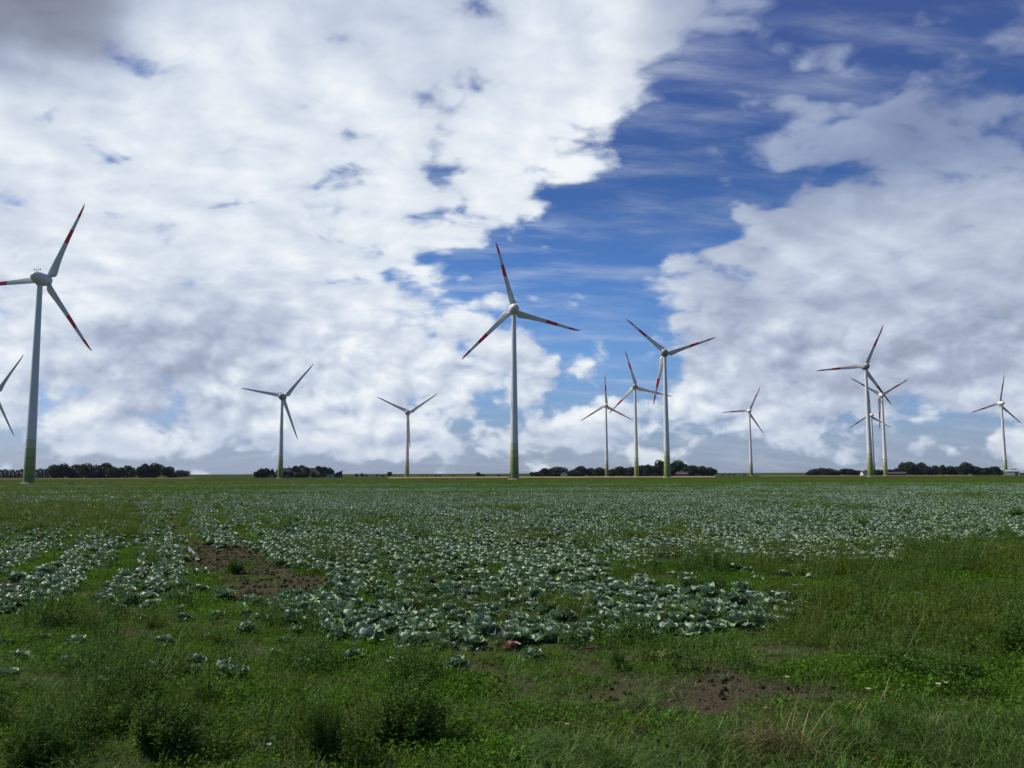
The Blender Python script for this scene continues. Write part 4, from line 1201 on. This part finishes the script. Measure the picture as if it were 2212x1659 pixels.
def grass():
    x, y = rand_sector(13000, 4.0, 12.5, 60)
    px, py = proj(np.stack([x, y, 0 * x], -1))
    p = sstep(1585, 1650, py + np.clip(px - 1650, 0, 600) * .10) * sstep(1150, 1420, px + (py - 1560) * .8)
    p = np.maximum(p, .012 * (1 - soil_mask(px, py)))
    k = rng.random(len(x)) < p * (fbm(x * 1.1, y * 1.1, 71, 2) > .36)
    x, y, px, py = x[k], y[k], px[k], py[k]; m = len(x)
    s = .75 + .5 * rng.random(m)
    P1 = np.stack([x, y, gz(x, y) - .01], -1); v1 = rng.integers(0, 4, m); s1 = s
    # fine short grass over the whole headland
    x, y = rand_sector(13000, 4.0, 20, 60)
    px, py = proj(np.stack([x, y, 0 * x], -1))
    k = rng.random(len(x)) < (1 - .9 * soil_mask(px, py)) * (1 - crop_mask(x, y)) * .6
    x, y = x[k], y[k]; m2 = len(x)
    P = np.concatenate([P1, np.stack([x, y, gz(x, y)], -1)])
    var = np.r_[v1, 4 + rng.integers(0, 3, m2)]
    sc_ = np.r_[s1, .8 + .6 * rng.random(m2)]
    rot = np.stack([0 * sc_, 0 * sc_, np.r_[rng.normal(size=m) * .35, rng.random(m2) * 6.28]], -1)
    scatter('grass', GRV + GRS, P, rot, sc_, var, [M_grass, M_paleg], 'windblown long grass of the verge nearest the viewer, with short grass beyond', 'grass')
    # rough margin beyond the crop
    x, y = rand_sector(5200, 222, 330, 36)
    k = (rng.random(len(x)) < np.clip(fbm(x * .03, y * .12, 33, 3) * 2 - .7, .05, 1))
    x, y = x[k], y[k]; m = len(x)
    rot = np.stack([0 * x, 0 * x, rng.random(m) * 6.28], -1)
    s = 5.5 + 4 * rng.random(m)
    scatter('margin_grass', TALLV[:3], np.stack([x, y, gz(x, y) - .02], -1), rot, np.stack([s * 1.6, s * 1.6, s * .28], -1), rng.integers(0, 3, m), [M_olive, M_olive], 'rough grass strip beyond the far end of the cabbage crop', 'grass')
grass()
def clods():
    x, y = rand_sector(60000, 6, 30, 36)
    px, py = proj(np.stack([x, y, 0 * x], -1))
    k = rng.random(len(x)) < soil_mask(px, py) * .55
    x, y = x[k], y[k]; m = len(x)
    s = .25 + 1.0 * rng.random(m) ** 3.0
    scatter('soil_clods', [lump(i, .045) for i in range(4)], np.stack([x, y, gz(x, y) + .004], -1), rng.random((m, 3)) * 6.28, s, rng.integers(0, 4, m), [M_soil], 'crumbled brown clods lying on the bare soil patches', 'soil')
clods()
# puddle in the wheel track
def puddle():
    pts = [(405, 1184), (410, 1182), (415, 1189), (422, 1196), (430, 1206), (431, 1211), (424, 1212), (416, 1204), (409, 1194)]
    V = [(*at(a, b, .02), 0) for a, b in pts]
    zc = max(float(gz(v[0], v[1])) for v in V) + .012
    V = [(v[0], v[1], zc) for v in V]
    tag(ob('puddle', mesh_p('puddle', V, [tuple(range(len(V)))[::-1]], [M_water])), kind='structure')
puddle()

# ------------------------------------------------------------------ single larger weeds
def plant(name, px, py, parts, label, cat, scale=(1, 1, 1), group=None, rz=0.0):
    x, y = at(px, py)
    r = empty(name, (x, y, float(gz(x, y)) - .01), rz); r.scale = scale
    tag(r, label, cat, group)
    for nm, me in parts: ob(nm, me, r)
    return r
def bush_parts(seed, stems, nl, L0, wr, leafm, spread=.42):
    """unit bush: 1 wide, 1 tall; branching stems clothed in leaves"""
    g = np.random.default_rng(seed)
    sp_, lp_ = [], []
    for s in range(stems):
        a = g.random() * 6.28; r = spread * math.sqrt(g.random())
        h = (1 - .5 * (r / spread) ** 2) * (.55 + .5 * g.random() ** .8)
        b = np.array([r * .35 * math.cos(a), r * .35 * math.sin(a), 0.0]); t_ = np.array([r * math.cos(a), r * math.sin(a), h])
        mid = (b + t_) / 2 + g.normal(size=3) * .03
        sp_.append(stem_strip(np.stack([b, mid]), np.stack([mid, t_]), .006))
        t = .12 + .88 * g.random(nl) ** .8
        C = b + (t_ - b) * t[:, None] + g.normal(size=(nl, 3)) * .055 * (1.25 - t)[:, None]
        t_[2] *= 1.0; aa = g.random(nl) * 6.28; el = g.random(nl) * 1.3 - .3
        Dv = np.stack([np.cos(aa) * np.cos(el), np.sin(aa) * np.cos(el), np.sin(el)], 1)
        L = L0 * (1.4 - .8 * t) * (.6 + .8 * g.random(nl))
        lp_.append(leaf_cards(C, Dv, L, L * wr, g, .25))
    a = mesh_q('stems', *cat_geo(sp_), [M_stem]); b = mesh_q('leaves', *cat_geo(lp_), [leafm])
    return [('stems', a), ('leaves', b)]
BUSH = [bush_parts(500 + i, 60, 95, .055, .42, M_bush) for i in range(3)]
FEA = [bush_parts(520 + i, 60, 90, .045, .28, M_olive) for i in range(3)]
SPIRE = [bush_parts(540 + i, 9, 60, .07, .3, M_olive, .25) for i in range(2)]
def weed_bush(px, py, top, w_px, parts, label, group='larger weeds on the headland', name='weed_bush', cat='weed', i=[0]):
    x, y = at(px, py); depth = y
    h = (py - top) * depth / F * 1.02; w_ = w_px * depth / F
    i[0] += 1
    return plant(name, px, py, parts, label, cat, (w_, w_, h), group, i[0] * 1.3)
weed_bush(885, 1605, 1440, 215, BUSH[0], 'biggest dark bushy weed in the middle foreground, black shade at its foot')
weed_bush(785, 1600, 1470, 190, FEA[0], 'olive feathery weed leaning against the biggest dark bushy weed')
weed_bush(355, 1630, 1478, 200, BUSH[1], 'dark bushy weed between the yellow flowers and the lower left corner')
weed_bush(395, 1570, 1462, 120, FEA[1], 'olive feathery weed behind the dark bush, below the lone cabbages')
weed_bush(268, 1572, 1498, 62, BUSH[2], 'small round dark weed left of the olive feathery weed')
weed_bush(70, 1665, 1532, 150, BUSH[2], 'dark bushy weed in the lower left corner')
weed_bush(645, 1650, 1432, 84, SPIRE[0], 'tall thin weed with upright stems left of the olive feathery one')
weed_bush(700, 1645, 1490, 110, BUSH[1], 'dark leafy weed beside the tall thin weed')
weed_bush(2065, 1462, 1402, 130, BUSH[0], 'spreading dark weed in the green grass at the right')
weed_bush(2190, 1412, 1312, 110, BUSH[1], 'tall dark weed cut by the right edge')
weed_bush(2120, 1385, 1318, 70, FEA[2], 'olive weed left of the tall dark weed at the right edge')
weed_bush(1332, 1452, 1402, 48, BUSH[2], 'single small broad-leaved weed below the cabbages in the trodden strip')
weed_bush(1800, 1378, 1330, 60, BUSH[1], 'low dark weed at the right end of the front cabbages')
weed_bush(955, 1395, 1290, 60, SPIRE[1], 'tall grey-green weed standing in the front cabbage rows')
weed_bush(330, 1365, 1330, 70, FEA[0], 'olive weed in the left cabbage rows beside the muddy patch')
weed_bush(470, 1395, 1345, 70, FEA[2], 'olive weed below the bare muddy patch')
weed_bush(1866, 1142, 1118, 40, BUSH[0], 'round dark weed standing above the cabbages in the right middle of the crop', 'tall weeds inside the crop')
weed_bush(2200, 1120, 1092, 50, BUSH[1], 'dark weed above the crop at the right edge', 'tall weeds inside the crop')
weed_bush(2035, 1176, 1140, 70, FEA[1], 'olive weed patch at the right end of the dense crop', 'tall weeds inside the crop')
weed_bush(2170, 1168, 1132, 60, BUSH[2], 'dark weed on the weedy right end of the crop near the yellow flowers', 'tall weeds inside the crop')
weed_bush(1780, 1135, 1112, 40, FEA[0], 'brownish olive weed in the middle of the right crop', 'tall weeds inside the crop')
weed_bush(505, 1240, 1200, 56, BUSH[2], 'leafy green weed growing on the bare muddy patch')
weed_bush(250, 1125, 1100, 60, FEA[2], 'olive weed clump in the far left of the crop', 'tall weeds inside the crop')
weed_bush(80, 1150, 1118, 90, FEA[1], 'wide olive weed clump at the left edge inside the crop', 'tall weeds inside the crop')
for i, (px, py, w_) in enumerate([(152, 1044.5, 26), (192, 1044.5, 20), (218, 1045, 14), (240, 1044.5, 22), (365, 1043.5, 44), (330, 1044, 34)]):
    weed_bush(px, py, py - 7, w_, BUSH[i % 3], '%s low bush right of the nearest tower along the far field edge' % ORD[i], 'low bushes along the far field edge', 'bush', 'bush')
# yellow flowering weeds
def flower_weed(seed, fm, n=60):
    g = np.random.default_rng(seed)
    pr = bush_parts(seed, 14, 34, .07, .28, M_olive, .4)
    C = np.stack([g.normal(size=n) * .22, g.normal(size=n) * .22, .5 + .5 * g.random(n)], 1)
    Dv = rand_dirs(n, g); Dv[:, 2] = np.abs(Dv[:, 2])
    V, Q = leaf_cards(C, Dv, .06 + 0 * C[:, 0], .05, g)
    return pr + [('flowers', mesh_q('flowers', V, Q, [fm]))]
YF = [flower_weed(600 + i, M_yell) for i in range(2)]; YL = [flower_weed(610 + i, M_yleaf, 90) for i in range(2)]
GY = 'yellow weeds'
weed_bush(536, 1615, 1566, 46, YF[0], 'golden yellow flowering weed left of the tall thin weed', GY, 'yellow_weed')
weed_bush(478, 1545, 1512, 44, YF[1], 'thin yellow flowering weed behind the golden one', GY, 'yellow_weed')
weed_bush(2010, 1208, 1190, 60, YF[0], 'yellow flowering weed at the right end of the crop', GY, 'yellow_weed')
weed_bush(2178, 1198, 1176, 66, YF[1], 'yellow flowering weed by the right edge past the crop', GY, 'yellow_weed')
weed_bush(1764, 1348, 1318, 42, YL[0], 'pale yellow-green weed at the right end of the front cabbages', GY, 'yellow_weed')
weed_bush(1826, 1345, 1322, 46, YL[1], 'pale yellow-green weed standing farther right of the front cabbages', GY, 'yellow_weed')
weed_bush(945, 1512, 1494, 26, YL[0], 'small yellowing weed right of the biggest dark bush', GY, 'yellow_weed')
weed_bush(1018, 1462, 1442, 30, YL[1], 'yellowing seedling weed on the bare soil below the pink cabbage', GY, 'yellow_weed')
weed_bush(198, 1640, 1618, 26, YF[0], 'little orange-yellow weed in the lower left between two dark bushes', GY, 'yellow_weed')
# dry, dead and tufted things
def tuft(seed, n, L, mats, R=.16, w0=.003):
    V, Q, _ = patch_grass(seed, n, R, L, .75, w0)
    return [('blades', mesh_q('blades', V, Q, [mats]))]
GT = 'grass tufts'
plant('grass_tuft', 1396, 1530, tuft(700, 130, (.12, .30), M_grass), 'green grass tuft standing alone in the trodden strip', 'grass tuft', (1.1, 1.1, 1.1), GT)
plant('grass_tuft', 1702, 1652, tuft(701, 320, (.25, .48), M_straw, .2), 'big straw-brown dry grass clump at the bottom edge', 'grass tuft', (1.1, 1.1, 1.25), GT)
plant('grass_tuft', 1662, 1655, tuft(704, 130, (.2, .40), M_straw, .16), 'smaller straw-brown grass clump left of the big dry one', 'grass tuft', (1, 1, 1.1), GT)
plant('grass_tuft', 1270, 1650, tuft(702, 120, (.18, .36), M_grass, .22), 'grey-green grass tuft at the bottom edge below the trodden strip', 'grass tuft', (1, 1, 1), GT)
plant('grass_tuft', 1180, 1640, tuft(706, 90, (.16, .32), M_grass, .2), 'grass tuft at the bottom edge left of the grey-green one', 'grass tuft', (1, 1, 1), GT)
plant('grass_tuft', 2120, 1640, tuft(703, 160, (.2, .4), M_grass, .25), 'thick windblown grass tuft in the lower right corner', 'grass tuft', (1.1, 1.1, 1), GT)
for i, (px, py, k) in enumerate([(1405, 1428, 1.0), (1440, 1425, .8)]):
    plant('dry_weed', px, py, tuft(710 + i, 60, (.1, .24), M_yleaf, .14, .006), ('curled' if i == 0 else 'smaller') + ' dry yellowish weed just below the front cabbages', 'dry weed', (k, k, k), 'dry weeds')
weed_bush(1880, 1655, 1630, 90, bush_parts(730, 20, 40, .10, .5, M_redw), 'reddish dead weed at the bottom edge right of the dry grass clump', 'dry weeds', 'dry_weed', 'dry weed')
# long dry stalks
def stalks(seed, n, H, mat):
    g = np.random.default_rng(seed)
    B = g.normal(size=(n, 3)) * .05; B[:, 2] = 0
    V, Q = blades(g, B, g.normal(size=n) * .5 + .2, H * (.7 + .4 * g.random(n)), .0032 + 0 * B[:, 0], .25 + .5 * g.random(n), .3 + .3 * g.random(n))
    C = V.reshape(n, 8, 3)[:, 6]
    Dv = np.tile(np.array([[.6, 0, .5]]), (n, 1)) + g.normal(size=(n, 3)) * .2
    V2, Q2 = leaf_cards(C, Dv, .05 + 0 * C[:, 0], .014, g)
    return [('stalks', mesh_q('stalks', V, Q, [mat])), ('seed_heads', mesh_q('seed_heads', V2, Q2, [mat]))]
for i, (px, py, H, n, lab) in enumerate([(1335, 1612, .55, 3, 'three long dry stalks leaning right below the green tuft'), (1272, 1625, .35, 3, 'dry stalks left of the long leaning ones'), (1895, 1520, .3, 3, 'pale dry stalks standing on the bare soil at the right'),
                                     (1600, 1640, .4, 4, 'dry stalks left of the straw-brown clumps'), (2010, 1600, .4, 4, 'dry seed stalks in the long grass at the lower right'), (1860, 1560, .3, 3, 'short pale stalks at the lower end of the right soil patch')]):
    plant('dry_stalks', px, py, stalks(740 + i, n, H, M_straw), lab, 'dry stalks', (1, 1, 1), 'dry stalks')
# white daisies
def daisy_parts(seed):
    g = np.random.default_rng(seed); n = 13
    a = np.arange(n) / n * 6.283
    Dv = np.stack([np.cos(a), np.sin(a), .15 + 0 * a], 1); C = np.tile(np.array([[0, 0, .16]]), (n, 1)) + Dv * .006
    V, Q = leaf_cards(C, Dv, .022 + 0 * a, .009, g)
    Vd, Qd = revolve([(.158, .009), (.166, .007), (.17, .001)], 10)
    st = stem_strip(np.array([[0, 0, 0.0], [0, 0, 0]]), np.array([[0, 0, .16], [.001, 0, .16]]), .0022)
    return [('stem', mesh_q('stem', *st, [M_stem])), ('petals', mesh_q('petals', V, Q, [M_petal])), ('flower_head', mesh_q('flower_head', Vd, Qd, [M_disc]))]
DA = daisy_parts(5)
DD = [(1962, 1437, 'upper right one of a daisy pair in the green grass'), (1957, 1441, 'lower left one of a daisy pair in the green grass'), (2028, 1504, 'daisy in the grass left of a lone daisy at the right'), (2044, 1500, 'daisy in the grass right of another near the right dark weed'),
      (1702, 1497, 'daisy on the bare soil at the right'), (1876, 1517, 'large daisy at the right end of the bare soil'), (1225, 1604, 'lone daisy in the foreground grass below the trodden strip'), (872, 1618, 'daisy at the dark foot of the biggest bushy weed'),
      (826, 1407, 'daisy below the front cabbages, left of the pink one'), (580, 1645, 'daisy at the bottom edge left of the tall thin weed'), (2090, 1400, 'daisy near the olive weed at the right')]
for i, (px, py, lab) in enumerate(DD):
    k = .8 + .2 * (i % 3)
    plant('daisy', px, py, DA, 'white ' + lab if not lab.startswith(('upper', 'lower', 'large', 'lone')) else lab.replace('daisy', 'white daisy', 1), 'daisy', (k, k, .9), 'white daisies', i)

SC.view_settings.view_transform = 'Standard'
SC.view_settings.look = 'None'
SC.view_settings.exposure = 0.0
SC.view_settings.gamma = 1.0
SC.cycles.max_bounces = 6
SC.cycles.diffuse_bounces = 3
SC.cycles.transmission_bounces = 3
SC.cycles.use_denoising = True
